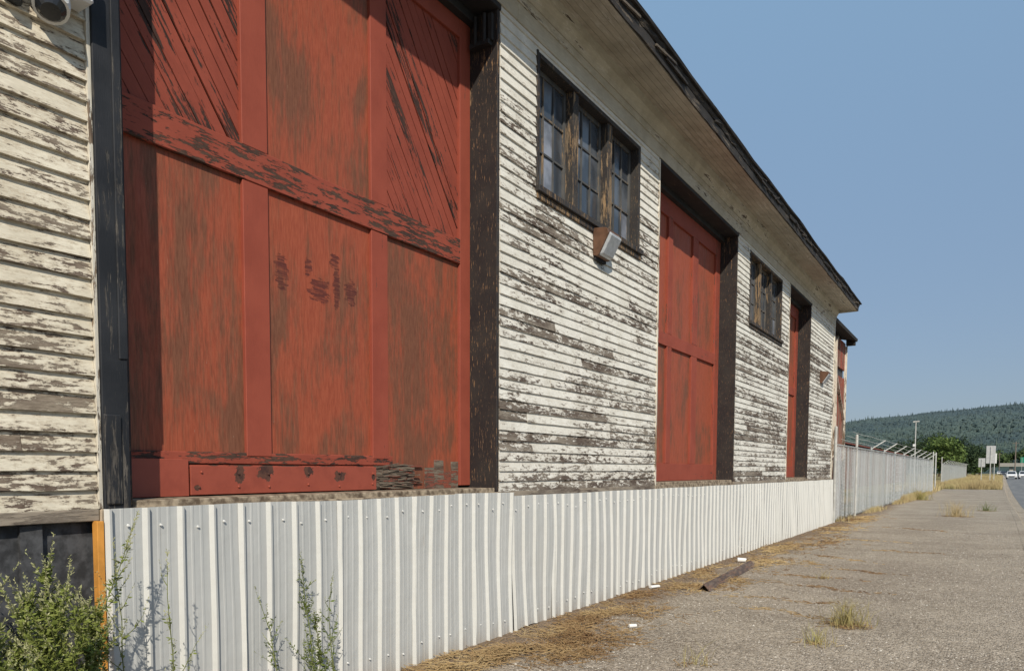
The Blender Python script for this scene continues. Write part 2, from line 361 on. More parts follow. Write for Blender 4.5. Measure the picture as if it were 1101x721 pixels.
# ------------------------------------------------------------------ WAREHOUSE
Z0=1.40; ZT=5.95; YEND=25.25; RX=-.30
W=empty('warehouse',(0,0,0),'long weathered white clapboard freight shed with big red doors and wide eaves','warehouse')
DOORS=[(2.36,6.22),(10.42,14.50),(18.95,21.60)]
WINS=[(6.94,9.72),(15.36,18.17)]
WZ0,WZ1=4.52,5.86

def clap(mb,ya,yb,za,zb,joint=True,jit=.0016,seg=.28,lip=.020):
    nrow=int(round((ZT-Z0)/.1))
    for i in range(nrow):
        z=Z0+i*.1; zt=z+.1
        lo=max(z,za); hi=min(zt,zb)
        if hi-lo<.012: continue
        # board lengths
        cuts=[ya]; 
        if joint:
            y=ya+R.uniform(.5,3.2)
            while y<yb-.35: cuts.append(y); y+=R.uniform(1.4,3.8)
        cuts.append(yb)
        for a,b in zip(cuts[:-1],cuts[1:]):
            r=R.random(); a2=a+(.0015 if a>ya else 0); b2=b-(.0015 if b<yb else 0)
            dx=R.uniform(-.002,.003); warp=R.uniform(0,.004) if R.random()<.25 else 0
            k=max(1,int((b2-a2)/seg)); vs=[]; fs=[]
            for q in range(k+1):
                y=a2+(b2-a2)*q/k
                t=(lo-z)/.1; xl=lip*(1-t)+.003*t+dx+R.uniform(-jit,jit)+warp*math.sin(q*1.3+r*9)
                t2=(hi-z)/.1; xh=lip*(1-t2)+.003*t2+dx*.3
                zl=lo+(R.uniform(-jit,jit) if lo==z else 0)
                if lo==z and R.random()<.025: zl+=.008
                vs+=[(-.03,y,zl),(xl,y,zl),(xh,y,hi)]
            for q in range(k):
                c=q*3; fs+= [(c,c+3,c+4,c+1),(c+1,c+4,c+5,c+2)]
            fs+=[(0,1,2),(k*3+2,k*3+1,k*3)]
            mb.add(vs,fs,r)

def wall_section(ya,yb,mat,win=None,trimb=True,lip=.020):
    mb=MB()
    if win is None: clap(mb,ya,yb,Z0,ZT,lip=lip)
    else:
        wy0,wy1=win
        clap(mb,ya,yb,Z0,WZ0-.06); clap(mb,ya,wy0,WZ0-.06,ZT,joint=False); clap(mb,wy1,yb,WZ0-.06,ZT,joint=False)
        clap(mb,wy0,wy1,WZ1+.0,ZT,joint=False)
    mb.build('siding',mat,W)
    if trimb:
        t=MB(); t.box(-.02,.030,ya,yb,1.335,1.398); t.build('water_table',M['oldwood'],W,bevel=.004)
wall_section(-4.0,2.187,M['siding_left'],lip=.027)
wall_section(6.225,10.39,M['siding'],WINS[0])
wall_section(14.50,18.92,M['siding_far'],WINS[1])
wall_section(21.60,YEND-.07,M['siding_far'])
# solid wall behind and end wall
mb=MB()
for a,b in ((-4,2.18),(6.24,10.41),(14.51,18.94),(21.61,YEND-.02)): mb.box(-.5,-.031,a,b,0,1.4)
for a,b in ((-4,2.18),(6.24,6.93),(9.73,10.41),(14.51,15.35),(18.18,18.94),(21.61,YEND-.02)): mb.box(-.5,-.031,a,b,1.4,6.3)
for a,b in WINS: mb.box(-.5,-.031,a-.01,b+.01,1.4,WZ0-.02); mb.box(-.5,-.031,a-.01,b+.01,WZ1+.03,6.3); mb.box(-.5,-.20,a,b,WZ0-.02,WZ1+.03)
for a,b in DOORS: mb.box(-.5,-.031,a,b,5.99,6.3); mb.box(-.62,-.40,a-.1,b+.1,0,5.99)
mb.box(-14,-.5,YEND-.22,YEND-.02,0,6.3); mb.box(-14,-.5,-4,-3.8,0,6.3)
mb.prism([(-14,6.3),(-.5,6.3),(-7.2,8.5)],YEND-.22,YEND-.02,axis='y')
mb.build('wall',M['tar'],W)
# corner boards, opening trim
mb=MB(); mb.box(-.03,.032,YEND-.085,YEND,1.33,6.2); mb.build('corner_board',M['trimv'],W,bevel=.003)
mb=MB(); mb.box(-.28,.030,2.188,2.209,1.40,5.95,j=.002); mb.build('door_trim',M['trimv'],W)
mb=MB(); mb.box(-.03,.026,10.39,10.42,1.36,5.93); mb.build('door_trim',M['trimv'],W)
mb=MB(); mb.box(-.03,.026,18.92,18.95,1.36,5.93); mb.build('door_trim',M['trimv'],W)
# frieze, crown, soffit, fascia, gutter, roof
mb=MB(); 
y=-4.0
while y<YEND:
    y2=min(YEND+.01,y+R.uniform(3,5)); mb.box(-.03,.03,y,y2-.003,5.952,6.12); mb.box(-.03,.045,y,y2-.003,6.122,6.205); y=y2
mb.build('frieze',M['trim'],W,bevel=.003)
mb=MB(); 
y=-4.0
while y<YEND:
    y2=min(YEND+.02,y+R.uniform(3,5)); mb.prism([(.03,6.207),(.055,6.207),(.075,6.26),(.115,6.32),(.135,6.415),(.03,6.415)],y,y2-.003,axis='y'); y=y2
mb.build('crown_moulding',M['trim'],W)
mb=MB()
for k in range(6):
    x0=.12+k*.081; x1=x0+.077
    y=-4+R.uniform(0,1.5)-1.5
    while y<YEND+.02:
        y2=min(YEND+.02,y+R.uniform(3.5,6)); z0=6.415-(x0-.12)*.17+R.uniform(-.002,.002); z1=6.415-(x1-.12)*.17
        mb.prism([(x0,z0),(x1,z1),(x1,z1+.02),(x0,z0+.02)],y,y2-.004,axis='y'); y=y2
mb.build('soffit',M['soffit'],W)
# ragged fascia / built-in gutter / roof edge
def ragged(mb,prof,ya,yb,step,jit,rr=None):
    """prof: list of (x,z) closed; swept along y with jitter"""
    k=int((yb-ya)/step); nP=len(prof); vs=[]; fs=[]
    for q in range(k+1):
        y=ya+(yb-ya)*q/k; sag=.012*math.sin(y*.9)+.008*math.sin(y*2.3+1)
        for (x,z) in prof: vs.append((x+R.gauss(0,jit),y+R.uniform(-.02,.02)*(0<q<k),z+sag+R.gauss(0,jit)))
    for q in range(k):
        for i in range(nP):
            j=(i+1)%nP; fs.append((q*nP+i,q*nP+j,(q+1)*nP+j,(q+1)*nP+i))
    fs.append(tuple(range(nP))); fs.append(tuple(range(k*nP,(k+1)*nP))[::-1])
    mb.add(vs,fs,rr)
mb=MB(); ragged(mb,[(.605,6.335),(.632,6.325),(.636,6.44),(.605,6.45)],-4,YEND+.03,.22,.003); mb.build('fascia',M['fascia'],W)
mb=MB(); ragged(mb,[(.60,6.452),(.645,6.447),(.668,6.485),(.664,6.515),(.60,6.515)],-4,YEND+.03,.13,.0055)
# splintered battens hanging along the gutter
for i in range(46):
    y=R.uniform(4,25); l=R.uniform(.15,.9); mb.bar((.652,y,6.44+R.uniform(-.02,.03)),(.658+R.uniform(-.01,.02),min(y+l,YEND),6.45+R.uniform(-.04,.05)),.022,.025)
mb.build('gutter',M['fascia'],W)
mb=MB(); ragged(mb,[(.60,6.517),(.70,6.512),(.71,6.535),(.70,6.55),(-7.2,8.9),(-7.2,8.8)],-4,YEND+.06,.5,.003)
ragged(mb,[(-7.2,8.8),(-7.2,8.9),(-15,6.5),(-15,6.4)],-4,YEND+.06,2.,.0); mb.build('roof',M['roof'],W)
# fascia end return
mb=MB(); mb.box(.02,.60,YEND+.022,YEND+.045,6.32,6.50); mb.build('barge_return',M['trim'],W)

# ---- door openings: jambs + lintels
for i,(a,b) in enumerate(DOORS):
    fr=MB(); fr.box(-.38,.012,b-.002,b+.055 if False else b+.001,1.38,5.99)
    # far jamb: thick timber, its face looks back at us
    fr=MB(); fr.box(-.395,.008,b-.045,b-.003,1.40,5.945,j=.0015); fr.build('door_jamb',M['blackv'],W,bevel=.004)
    fr=MB(); fr.box(-.03,.026,b-.003,b+.0,1.40,5.9); 
    nj=MB(); nj.box(-.395,-.002,a+.001,a+.04,1.40,5.945); nj.build('door_jamb',M['blackv'],W,bevel=.004)
    l=MB(); l.box(-.395,.024,a+.002,b-.001,5.90,5.951); l.box(-.34,-.22,a+.04,b-.05,5.82,5.90); l.build('lintel',M['blacky'],W,bevel=.004)
    s=MB()
    s.box(-.40,.036,a-.05 if i else 2.19,b,1.33,1.398+.002,j=.003)
    s.box(-.40,-.01,a+.01,b-.05,1.39,1.436,j=.002)
    s.build('door_sill',M['sill'],W,bevel=.006)
# wide black casing at the near side of the first door, ragged foot, iron bracket at the far jamb
mb=MB(); mb.box(-.28,.046,2.21,2.362,1.17,5.95,j=.004); mb.box(.046,.06,2.215,2.30,1.42,1.9,j=.006); mb.box(.046,.054,2.31,2.358,2.2,4.6,j=.003); mb.build('door_casing',M['blackv_near'],W,bevel=.006)
mb=MB(); mb.box(-.26,-.05,6.10,6.172,5.58,5.62); mb.tube([(-.2,6.11,5.60),(-.2,6.11,5.86)],.018); mb.tube([(-.1,6.11,5.60),(-.1,6.11,5.86)],.018); mb.bar((-.05,6.15,5.62),(-.05,6.15,5.86),.04); mb.build('track_bracket',M['blacky'],W)

# ---- doors
def clip(poly,f):
    out=[]
    for i in range(len(poly)):
        p=poly[i]; q=poly[(i+1)%len(poly)]; fp=f(p); fq=f(q)
        if fp>=0: out.append(p)
        if (fp>=0)!=(fq>=0):
            t=fp/(fp-fq); out.append((p[0]+(q[0]-p[0])*t,p[1]+(q[1]-p[1])*t))
    return out
def diagonal(parent,y0,y1,z0,z1,mat,x,w=.095,ang=54):
    mb=MB(); a=math.radians(ang); d=(math.cos(a),-math.sin(a)); nn=(math.sin(a),math.cos(a))
    cs=[y*nn[0]+z*nn[1] for y in (y0,y1) for z in (z0,z1)]; c=min(cs)+R.uniform(0,.05)-.1
    while c<max(cs):
        g=R.uniform(.004,.008) if R.random()>.3 else R.uniform(.009,.018); big=5
        cy=(y0+y1)/2; cz=(z0+z1)/2; c0=cy*nn[0]+cz*nn[1]
        def P(cc,t): return (cy+(cc-c0)*nn[0]+d[0]*t, cz+(cc-c0)*nn[1]+d[1]*t)
        poly=[P(c,-big),P(c,big),P(c+w-g,big),P(c+w-g,-big)]
        for f in (lambda p:p[0]-y0,lambda p:y1-p[0],lambda p:p[1]-z0,lambda p:z1-p[1]):
            if poly: poly=clip(poly,f)
        if len(poly)>=3:
            mb.prism(poly,x-.012,x+R.uniform(-.002,.002))
        c+=w
    return mb.build('panel',mat,parent)
def hinge_rivets(mb,y,z,x,r=.012):
    mb.tube([(x,y,z),(x+.010,y,z)],[r,r*.6],8)

# door 1
a,b=DOORS[0]; D1=MB(); D1.box(RX-.075,RX-.055,a+.05,b-.05,1.43,5.90); 
D1=D1.build('door',M['gap'],W); D1['label']='large red panelled door with diagonal boards above and a rusty steel plate below'
XF=RX; XP=RX-.028
ys=[(2.41,2.50),(3.44,3.66),(4.74,4.94),(6.0,6.17)]
ZB=(1.46,1.70); ZM=(3.57,3.80); ZTt=(5.66,5.89)
for i,(p,q) in enumerate(ys):
    mb=MB(); 
    if i in(1,2): mb.box(XP-.02,XF,p,q,ZB[1]+.001,ZM[0]-.001); mb.box(XP-.02,XF,p,q,ZM[1]+.001,ZTt[0]-.001)
    else: mb.box(XP-.02,XF+.002,p,q,ZB[0],ZTt[1])
    mb.build('stile',M['stile'],D1,bevel=.004)
mb=MB(); mb.box(XP-.02,XF+.006,2.50,6.0,*ZM); mb.build('rail',M['rail'],D1,bevel=.005)
mb=MB(); mb.box(XP-.02,XF,2.50,6.0,*ZTt); mb.build('rail',M['stile'],D1,bevel=.004)
# panels
def panel(parent,y0,y1,z0,z1,mat,x,name='panel'):
    mb=MB(); k=R.random(); mb.box(x-.012,x,y0,y1,z0,z1,k); return mb.build(name,mat,parent)
panel(D1,2.50,3.44,1.70,3.57,M['panel'],XP); panel(D1,3.66,4.74,1.70,3.57,M['panel_mid'],XP); panel(D1,4.94,6.0,1.44,3.57,M['panel'],XP)
panel(D1,3.66,4.74,3.80,5.66,M['panel'],XP)
diagonal(D1,2.50,3.44,3.80,5.66,M['diag'],XP); diagonal(D1,4.94,6.0,3.80,5.66,M['diag_r'],XP,w=.10)
# bottom rail pieces
mb=MB(); mb.box(XP-.02,XF+.012,2.42,2.965,1.44,1.675,j=.002); mb.build('kick_plate',M['plate'],D1,bevel=.003)
mb=MB(); mb.box(XP-.02,XF-.004,2.50,5.0,1.645,1.725,j=.003); mb.box(XP-.02,XF-.006,2.96,4.76,1.45,1.64); mb.build('rail',M['rail'],D1,bevel=.006)
mb=MB(); mb.box(XF+.002,XF+.016,2.975,4.76,1.445,1.632,j=.001)
for yy in (3.05,3.36,3.60,4.0,4.33,4.72):
    for zz in (1.49,1.585): hinge_rivets(mb,yy+R.uniform(-.015,.015),zz+R.uniform(-.01,.01),XF+.016,.011)
mb.build('kick_plate',M['plate'],D1,bevel=.002)
mb=MB()
mb.box(XP-.015,XF-.012,4.762,5.30,1.45,1.655,j=.008)
for k in range(34):
    z=1.452+R.random()*.20; y0=4.77+R.random()*.25; y1=min(5.46,y0+R.uniform(.12,.46)); mb.bar((XF-.012,y0,z),(XF-.004+R.uniform(-.012,.012),y1,min(1.67,z+R.uniform(-.035,.035))),R.uniform(.006,.018),R.uniform(.006,.02))
mb.build('rotten_rail_end',M['rotten'],D1)
mb=MB()
y=5.47
for k in range(4): w_=R.uniform(.09,.15); mb.box(XP-.0,XP+.004+R.uniform(0,.004),y,min(5.995,y+w_-.004),1.44,1.63+R.uniform(-.05,.07),j=.003); y+=w_
mb.build('bare_board',M['rotten'],D1)
# far doors
def far_door(a,b,stiles,label):
    D=MB(); D.box(RX-.075,RX-.055,a+.045,b-.05,1.43,5.84); D=D.build('door',M['gap'],W); D['label']=label
    for i,(p,q) in enumerate(stiles):
        mb=MB()
        if 0<i<len(stiles)-1:
            mb.box(XP-.02,XF,p,q,1.72,3.56); mb.box(XP-.02,XF,p,q,3.76,5.55)
        else: mb.box(XP-.02,XF+.002,p,q,1.42,5.84)
        mb.build('stile',M['stile_far'],D,bevel=.004)
    s0=stiles[0][1]; s1=stiles[-1][0]
    for z0,z1 in ((1.44,1.719),(3.561,3.759),(5.551,5.83)):
        mb=MB(); mb.box(XP-.02,XF,s0,s1,z0,z1); mb.build('rail',M['rail_far'],D,bevel=.004)
    for (p,q),(r_,s_) in zip(stiles[:-1],stiles[1:]):
        panel(D,q,r_,1.715,3.565,M['panel_far'],XP-.01); panel(D,q,r_,3.755,5.555,M['panel_far'],XP-.01)
far_door(*DOORS[1],[(10.47,10.62),(11.70,11.90),(12.90,13.18),(14.20,14.45)],'middle red door of six recessed panels under a black lintel')
far_door(*DOORS[2],[(19.0,19.12),(20.05,20.2),(21.30,21.55)],'farthest narrow red door of the shed')

# ---- windows
def window(y0,y1):
    Wd=MB(); 
    # frame: outer boards and two mullion posts
    Wd.box(-.16,.012,y0,y0+.05,WZ0,WZ1); Wd.box(-.16,.012,y1-.07,y1-.001,WZ0,WZ1); Wd.box(-.16,.014,y0+.05,y1-.07,WZ1-.05,WZ1-.001)
    Wd.box(-.03,.028,y0-.028,y0-.001,WZ0-.02,WZ1-.001,0.1)
    Wd=Wd.build('window',M['window_black'],W,bevel=.003)
    inner0=y0+.05; inner1=y1-.07; mw=.135; sw=(inner1-inner0-2*mw)/3
    for k in (0,1):
        m=MB(); c=inner0+sw*(k+1)+mw*k; m.box(-.155,-.01,c,c+mw,WZ0+.001,WZ1-.051,j=.001); m.build('mullion',M['mullion'],Wd,bevel=.004)
    s=MB(); s.box(-.16,.06,y0-.04,y1+.03,WZ0-.065,WZ0-.001); s.box(-.03,.03,y0-.02,y1+.01,WZ0-.13,WZ0-.066); s.build('window_sill',M['window_black'],Wd,bevel=.005)
    for k in range(3):
        a=inner0+k*(sw+mw)+.002; b=a+sw-.004; z0=WZ0+.002; z1=WZ1-.053; X=-.10; t=.05
        sa=MB(); sa.box(X-.035,X,a,a+t,z0,z1); sa.box(X-.035,X,b-t,b,z0,z1); sa.box(X-.035,X,a+t,b-t,z0,z0+.07); sa.box(X-.035,X,a+t,b-t,z1-t,z1)
        h=(z1-z0-.07-t)/3; w=(b-a-2*t)/3
        for q in (1,2):
            sa.box(X-.03,X-.004,a+t+w*q-.011,a+t+w*q+.011,z0+.07,z1-t); sa.box(X-.031,X-.005,a+t,b-t,z0+.07+h*q-.012,z0+.07+h*q+.012)
        sa.build('sash',M['sash'],Wd,bevel=.002)
        g=MB(); odd=[]
        for i in range(3):
            for j in range(3):
                ya=a+t+w*i; zb=z0+.07+h*j; tl=R.uniform(-.004,.004); tz=R.uniform(-.003,.003)
                quad=[(X-.022+tl,ya,zb),(X-.022-tl,ya+w,zb+0),(X-.022-tl+tz,ya+w,zb+h),(X-.022+tl+tz,ya,zb+h)]
                if (k,i,j) in ((0,1,0),(0,1,1),(1,0,2),(2,2,0)): odd.append(quad)
                else: g.add(quad,[(0,1,2,3)])
        g.build('glass',M['glass'],Wd)
        if odd:
            g=MB()
            for o in odd: g.add(o,[(0,1,2,3)])
            g.build('glass',M['curtain'],Wd)
    return Wd
w1=window(*WINS[0]); w2=window(*WINS[1])
w1['label']='nearer of the two triple-sash windows'; w2['label']='farther triple-sash window'

# ---- corrugated skirting, panel by panel
_s=MB(); _s.tube([(0,0,0),(.012,0,0)],[.008,.006],6); SCREW=_s.build('screw',M['screw'])
def skirt_panel(y0,y1,ztop,zbot,lean,xo):
    mb=MB(); r=R.random(); per=.2175; prof=[]   # (y,x)
    k=0; y=y0
    pts=[(0,0)]
    u=0.0; L=y1-y0
    while u<L-.01:
        for (dy,dx) in ((.0,0),(.017,.026),(.030,.026),(.040,0),(.088,0),(.094,.0022),(.106,.0022),(.112,0),(.150,0),(.156,.0022),(.168,.0022),(.174,0)):
            if u+dy<=L: pts.append((u+dy,dx))
        u+=per
    pts.append((L,0)); pts=[p for i,p in enumerate(pts) if i==0 or p[0]>pts[i-1][0]+1e-4]
    nz=9; vs=[]; fs=[]; n=len(pts); ph=R.uniform(0,6); amp=R.uniform(.003,.009)
    bj=[R.uniform(-.012,.012) for _ in range(4)]
    for q in range(nz+1):
        t=q/nz
        for (u,dx) in pts:
            zb=zbot(y0+u) ; zt=ztop(y0+u); z=zb+(zt-zb)*t
            wob=amp*math.sin(ph+u*5+t*3.1)+amp*.8*math.sin(ph*2+t*5.5+u*2)
            vs.append((xo+dx+wob,y0+u+lean*(1-t)+.004*math.sin(t*4+ph)*math.sin((y0+u)*3),z))
    for q in range(nz):
        for i in range(n-1): fs.append((q*n+i,q*n+i+1,(q+1)*n+i+1,(q+1)*n+i))
    mb.add(vs,fs,r)
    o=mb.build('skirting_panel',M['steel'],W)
    s=MB()
    for fz in (.91,.12):
        for u in (.10+R.uniform(-.03,.03),.33+R.uniform(-.03,.03),.54+R.uniform(-.03,.03),.76+R.uniform(-.03,.03)):
            if u<L-.02:
                z=zbot(y0+u)+(ztop(y0+u)-zbot(y0+u))*(fz+R.uniform(-.025,.025)); c=SCREW.copy() if SCREW.parent else SCREW
                if c is not SCREW: COL.objects.link(c)
                c.parent=o; c.location=(xo-.002+amp,y0+u,z)
def ztop1(y): return 1.392-.004*(y-2.2)/4+.012*math.exp(-((y-3.3)/.5)**2)-.006*math.sin(y*2.1)+(.006 if y>5.4 else 0)
def ztop2(y): return 1.352-.012*(y-6.4)/19+.003*math.sin(y*3)
def zb(y): 
    return -.02+.012*math.sin(y*1.9)+.035*math.exp(-((y-6.6)/.35)**2)
y=2.20; i=0
while y<YEND+.1:
    first=y<6.3
    y2=y+.87
    if first and y2>6.1: y2=6.37
    y2=min(y2,YEND+.12)
    if y2-y<.15: break
    skirt_panel(y,y2+.03*(y2<YEND),ztop1 if y2<6.4 else ztop2,zb,R.uniform(-.02,.05) if not first else R.uniform(-.006,.012),.052+(.003 if i%2 else 0)+(.006 if first else 0))
    y=y2; i+=1
# edge board, foundation of the left bay
mb=MB(); mb.box(.012,.062,2.155,2.192,0.0,1.335,j=.002); mb.build('edge_board',M['orange'],W,bevel=.003)
mb=MB()
y=-4
while y<2.1:
    y2=min(2.14,y+R.uniform(.45,1.1)); mb.box(-.10,-.045,y,y2-.012,-.1,1.30,j=.004); y=y2
mb.box(-.03,-.002,1.80,1.90,0,1.33,j=.006); mb.box(-.03,-.002,.2,.3,0,1.33,j=.006)
mb.build('foundation_board',M['tar'],W)
mb=MB(); 
for k in range(26):
    y=6.3+k*.75; mb.box(-.03,.02,y,y+.04,0,1.33)
mb.build('foundation_stud',M['oldwood'],W)

# ------------------------------------------------------------------ wall lamps
def wallpack(loc,scale,label,group):
    L=empty('wall_lamp',loc,label,'lamp',group)
    w=.34; s=scale
    # side profile in (x,z)
    prof=[(0,-.17),(.05,-.185),(.075,-.17),(.20,.07),(.19,.115),(.15,.135),(0,.15)]
    mb=MB(); mb.prism([(x*s,z*s) for x,z in prof],0,w*s,axis='y'); mb.build('housing',M['lamp_brown'],L,bevel=.006)
    mb=MB(); mb.prism([(.065*s,-.175*s),(.12*s,-.165*s),(.235*s,.045*s),(.205*s,.085*s)],.018*s,(w-.018)*s,axis='y'); mb.build('lens',M['lamp_lens'],L,bevel=.012)
    mb=MB(); mb.box(.0,.03*s,.02,w*s-.02,-.215*s,-.18*s); mb.build('bracket',M['soot'],L)
    return L
wallpack((.02,8.26,4.29),.98,'brown wall lamp with frosted lens just under the nearer window','wall lamps')
mb=MB()
for k in range(150):
    yy=8.40+abs(R.gauss(0,.10))+R.uniform(-.06,.1); zz=4.10-abs(R.gauss(0,.055)); t=((zz-1.4)/.1)%1; xx=.020*(1-t)+.003*t+.0045; w_=R.uniform(.004,.018); h_=R.uniform(.003,.008)
    mb.add([(xx,yy,zz),(xx,yy+w_,zz+R.uniform(-.002,.002)),(xx,yy+w_*.8,zz+h_),(xx,yy+w_*.1,zz+h_)],[(0,1,2,3)])
mb.build('soot_stain',M['soot'],W)
L2=empty('wall_lamp',(.012,23.0,4.20),'small dark wall lamp on the white boards past the farthest red door','lamp','wall lamps')
mb=MB(); mb.prism([(0,-.16),(.06,-.16),(.22,.08),(.22,.14),(0,.17)],0,.34,axis='y'); mb.build('housing',M['lamp_brown'],L2,bevel=.006)
mb=MB(); mb.prism([(.065,-.155),(.09,-.155),(.235,.06),(.215,.09)],.02,.32,axis='y'); mb.build('lens',M['lamp_lens'],L2)
L3=empty('floodlight',(.0,1.925,3.90),'white floodlight box with round dark lens left of the first red door','lamp')
mb=MB(); mb.box(.02,.16,-.10,.24,.02,.26); mb.build('housing',M['lamp_white'],L3,bevel=.012)
mb=MB(); mb.tube([(.10,.06,.02),(.10,.055,-.045),(.115,.045,-.075)],[.075,.085,.082],16); mb.build('lamp_ring',M['lamp_white'],L3,smooth=False)
mb=MB(); mb.tube([(.115,.045,-.074),(.128,.037,-.10)],[.070,.045],16); mb.tube([(.05,-.09,-.0),(.05,-.10,-.09)],[.03,.04],10); mb.build('lens',M['black_plastic'],L3,smooth=False)

# ------------------------------------------------------------------ red annex past the shed
A=empty('red_annex',(0,0,0),'weathered red board annex with black eave directly behind the white shed','building')
mb=MB(); y=25.45
while y<30.0:
    y2=min(30.0,y+.19); mb.box(-.42,-.35+R.uniform(-.006,.006),y,y2-.006,0,4.85); mb.box(-.42,-.35+R.uniform(-.006,.006),y,y2-.006,5.15,6.1); y=y2
mb.build('siding',M['redwall'],A)
mb=MB(); mb.box(-4.5,-.421,25.45,29.97,0,6.1); mb.prism([(-.42,6.1),(-4.5,6.1),(-4.5,7.0)],25.45,29.97,axis='y'); mb.build('wall',M['tar'],A)
mb=MB()
mb.bar((-.33,26.2,6.0),(-.33,29.6,3.4),.14,.04); mb.bar((-.31,26.0,3.9),(-.31,27.8,6.05),.12,.04); mb.bar((-.33,29.93,.2),(-.33,29.93,6.0),.10,.04); mb.bar((-.30,25.6,.1),(-.30,25.6,6.05),.2,.05)
mb.bar((-.29,27.3,5.9),(-.29,27.7,.3),.16,.05)
mb.build('brace',M['trimv'],A)
mb=MB(); mb.prism([(.02,6.13),(.04,6.22),(-.45,6.42),(-4.6,7.3),(-4.6,7.2),(-.45,6.25)],25.35,29.95,axis='y'); mb.box(-.3,-.02,29.7,29.9,6.0,6.2); mb.build('roof',M['roof'],A)
# vertical drain pipe between the two
mb=MB(); mb.tube([(-.12,25.55,.1),(-.12,25.55,6.2)],.05,10); P_=mb.build('drainpipe',M['trimv'],A)
# long low red building behind fence
B=empty('long_red_building',(0,0,0),'long low red building whose roof shows above the slatted fence','building')
mb=MB(); mb.box(-14,-6.3,34,135,0,3.8); mb.build('wall',M['redwall'],B)
mb=MB(); mb.prism([(-6,3.95),(-6,4.05),(-10.2,4.9),(-14.3,4.05),(-14.3,3.95),(-10.2,4.8)],33.7,135.3,axis='y'); mb.build('roof',M['redroof'],B)

# ------------------------------------------------------------------ fences
def fence(P0,P1,bays,label,tall,h=2.42,arms=True,wire_bays=()):
    F=empty('slatted_fence',(0,0,0),label,'fence','chain link fences with slats')
    P0=Vector(P0); P1=Vector(P1); d=(P1-P0); L=d.length; d.normalize(); nrm=Vector((d.y,-d.x,0))
    for k in range(bays+1):
        p=P0+d*L*k/bays; t=h+.10
        if k in tall: t=tall[k]
        mb=MB(); p=p-nrm*.06*(k not in tall); mb.tube([p+nrm*.0+Vector((0,0,-.1)),p+Vector((0,0,t))],.034 if k not in tall else .045,8); mb.tube([p+Vector((0,0,t)),p+Vector((0,0,t+.03))],[.045,.02],8); mb.build('post',M['galv'],F)
        if arms and k not in tall:
            mb=MB(); q=p+Vector((0,0,h+.06)); mb.bar(q,q+nrm*.46+d*.3+Vector((0,0,.34)),.036,.036); mb.build('barbed_wire_arm',M['galv'],F)
    if arms:
        mb=MB()
        for s in (.3,.6,.95):
            for k in range(bays):
                if k==bays-1: continue
                a=P0+d*(L*k/bays)+Vector((0,0,h+.06))+nrm*.46*s+d*.3*s+Vector((0,0,.34*s)); b_=P0+d*(L*(k+1)/bays)+Vector((0,0,h+.06))+nrm*.46*s+d*.3*s+Vector((0,0,.34*s))
                m_=(a+b_)/2-Vector((0,0,.03)); mb.tube([a,m_,b_],.006,4)
        mb.build('barbed_wire',M['galv'],F)
    mb=MB(); mb.tube([P0+nrm*.0+Vector((0,0,h)),P1+Vector((0,0,h))],.024,6); mb.build('top_rail',M['galv'],F)
    # slats, bay by bay
    for k in range(bays):
        s=MB(); u=L*k/bays+.06; e=L*(k+1)/bays-.06; thin=k in wire_bays
        while u<e:
            w=.068; p=P0+d*u; q=P0+d*(u+w); lz=R.uniform(.06,.14); hz=h-.04+R.uniform(-.05,.03); tilt=R.uniform(-.015,.015)
            if not(thin and R.random()<.35) and R.random()>.02:
                o=nrm*R.uniform(-.006,.006)
                s.add([p+o+Vector((0,0,lz)),q+o+Vector((0,0,lz)),q+o+d*tilt+Vector((0,0,hz)),p+o+d*tilt+Vector((0,0,hz))],[(0,1,2,3)],R.random()*(.5+.5*mnoise.noise(Vector((u*.35,k,0)))+.3))
            u+=.082
        s.build('slats',M['slat'],F)
        # chain link mesh
        w=MB(); st=.11 if k<3 else .22; a0=L*k/bays; a1=L*(k+1)/bays; H=h
        for sg in (1,-1):
            c=a0-H if sg>0 else a0
            while c<(a1 if sg>0 else a1+H):
                # line u=c+sg*z, clip to the bay
                z0=0.05; z1=H
                if sg>0: z0=max(z0,a0-c); z1=min(z1,a1-c)
                else: z0=max(z0,c-a1); z1=min(z1,c-a0)
                if z1>z0+.02:
                    a=P0+d*(c+sg*z0)+nrm*.014+Vector((0,0,z0)); b_=P0+d*(c+sg*z1)+nrm*.014+Vector((0,0,z1))
                    w.tube([a,b_],.0021,3,cap=False)
                c+=st
        w.build('chain_link',M['galv'],F)
    return F
fence((.05,25.75,0),(.55,68,0),10,'long grey slatted chain-link fence starting at the shed corner',{0:2.95,1:2.86,10:3.05},wire_bays=(0,))
fence((-.11,98,0),(.9,167,0),14,'farther slatted fence beyond the gate gap, in front of the trees',{0:3.1,14:2.5})
gp=empty('gate_post',(.62,70.2,0),'lone grey pole standing just past the end of the long fence','pole')
mb=MB(); mb.tube([(0,0,-.1),(0,0,3.0)],.05,8); mb.build('post',M['galv'],gp); mb=MB(); mb.tube([(0,0,3.0),(0,0,3.05)],[.065,.03],8); mb.build('cap',M['galv'],gp)
lp=empty('light_pole',(-2.15,90,0),'tall thin light pole rising behind the slatted fence','light pole')
mb=MB(); mb.tube([(0,0,0),(0,0,6.6)],[.07,.045],10); mb.build('pole',M['galv'],lp)
mb=MB(); mb.bar((-.25,0,6.62),(.3,0,6.66),.16,.12); mb.build('lamp_head',M['galv'],lp); mb=MB(); mb.box(-.2,.05,-.1,.1,4.1,4.35); mb.build('floodlight',M['lamp_white'],lp)

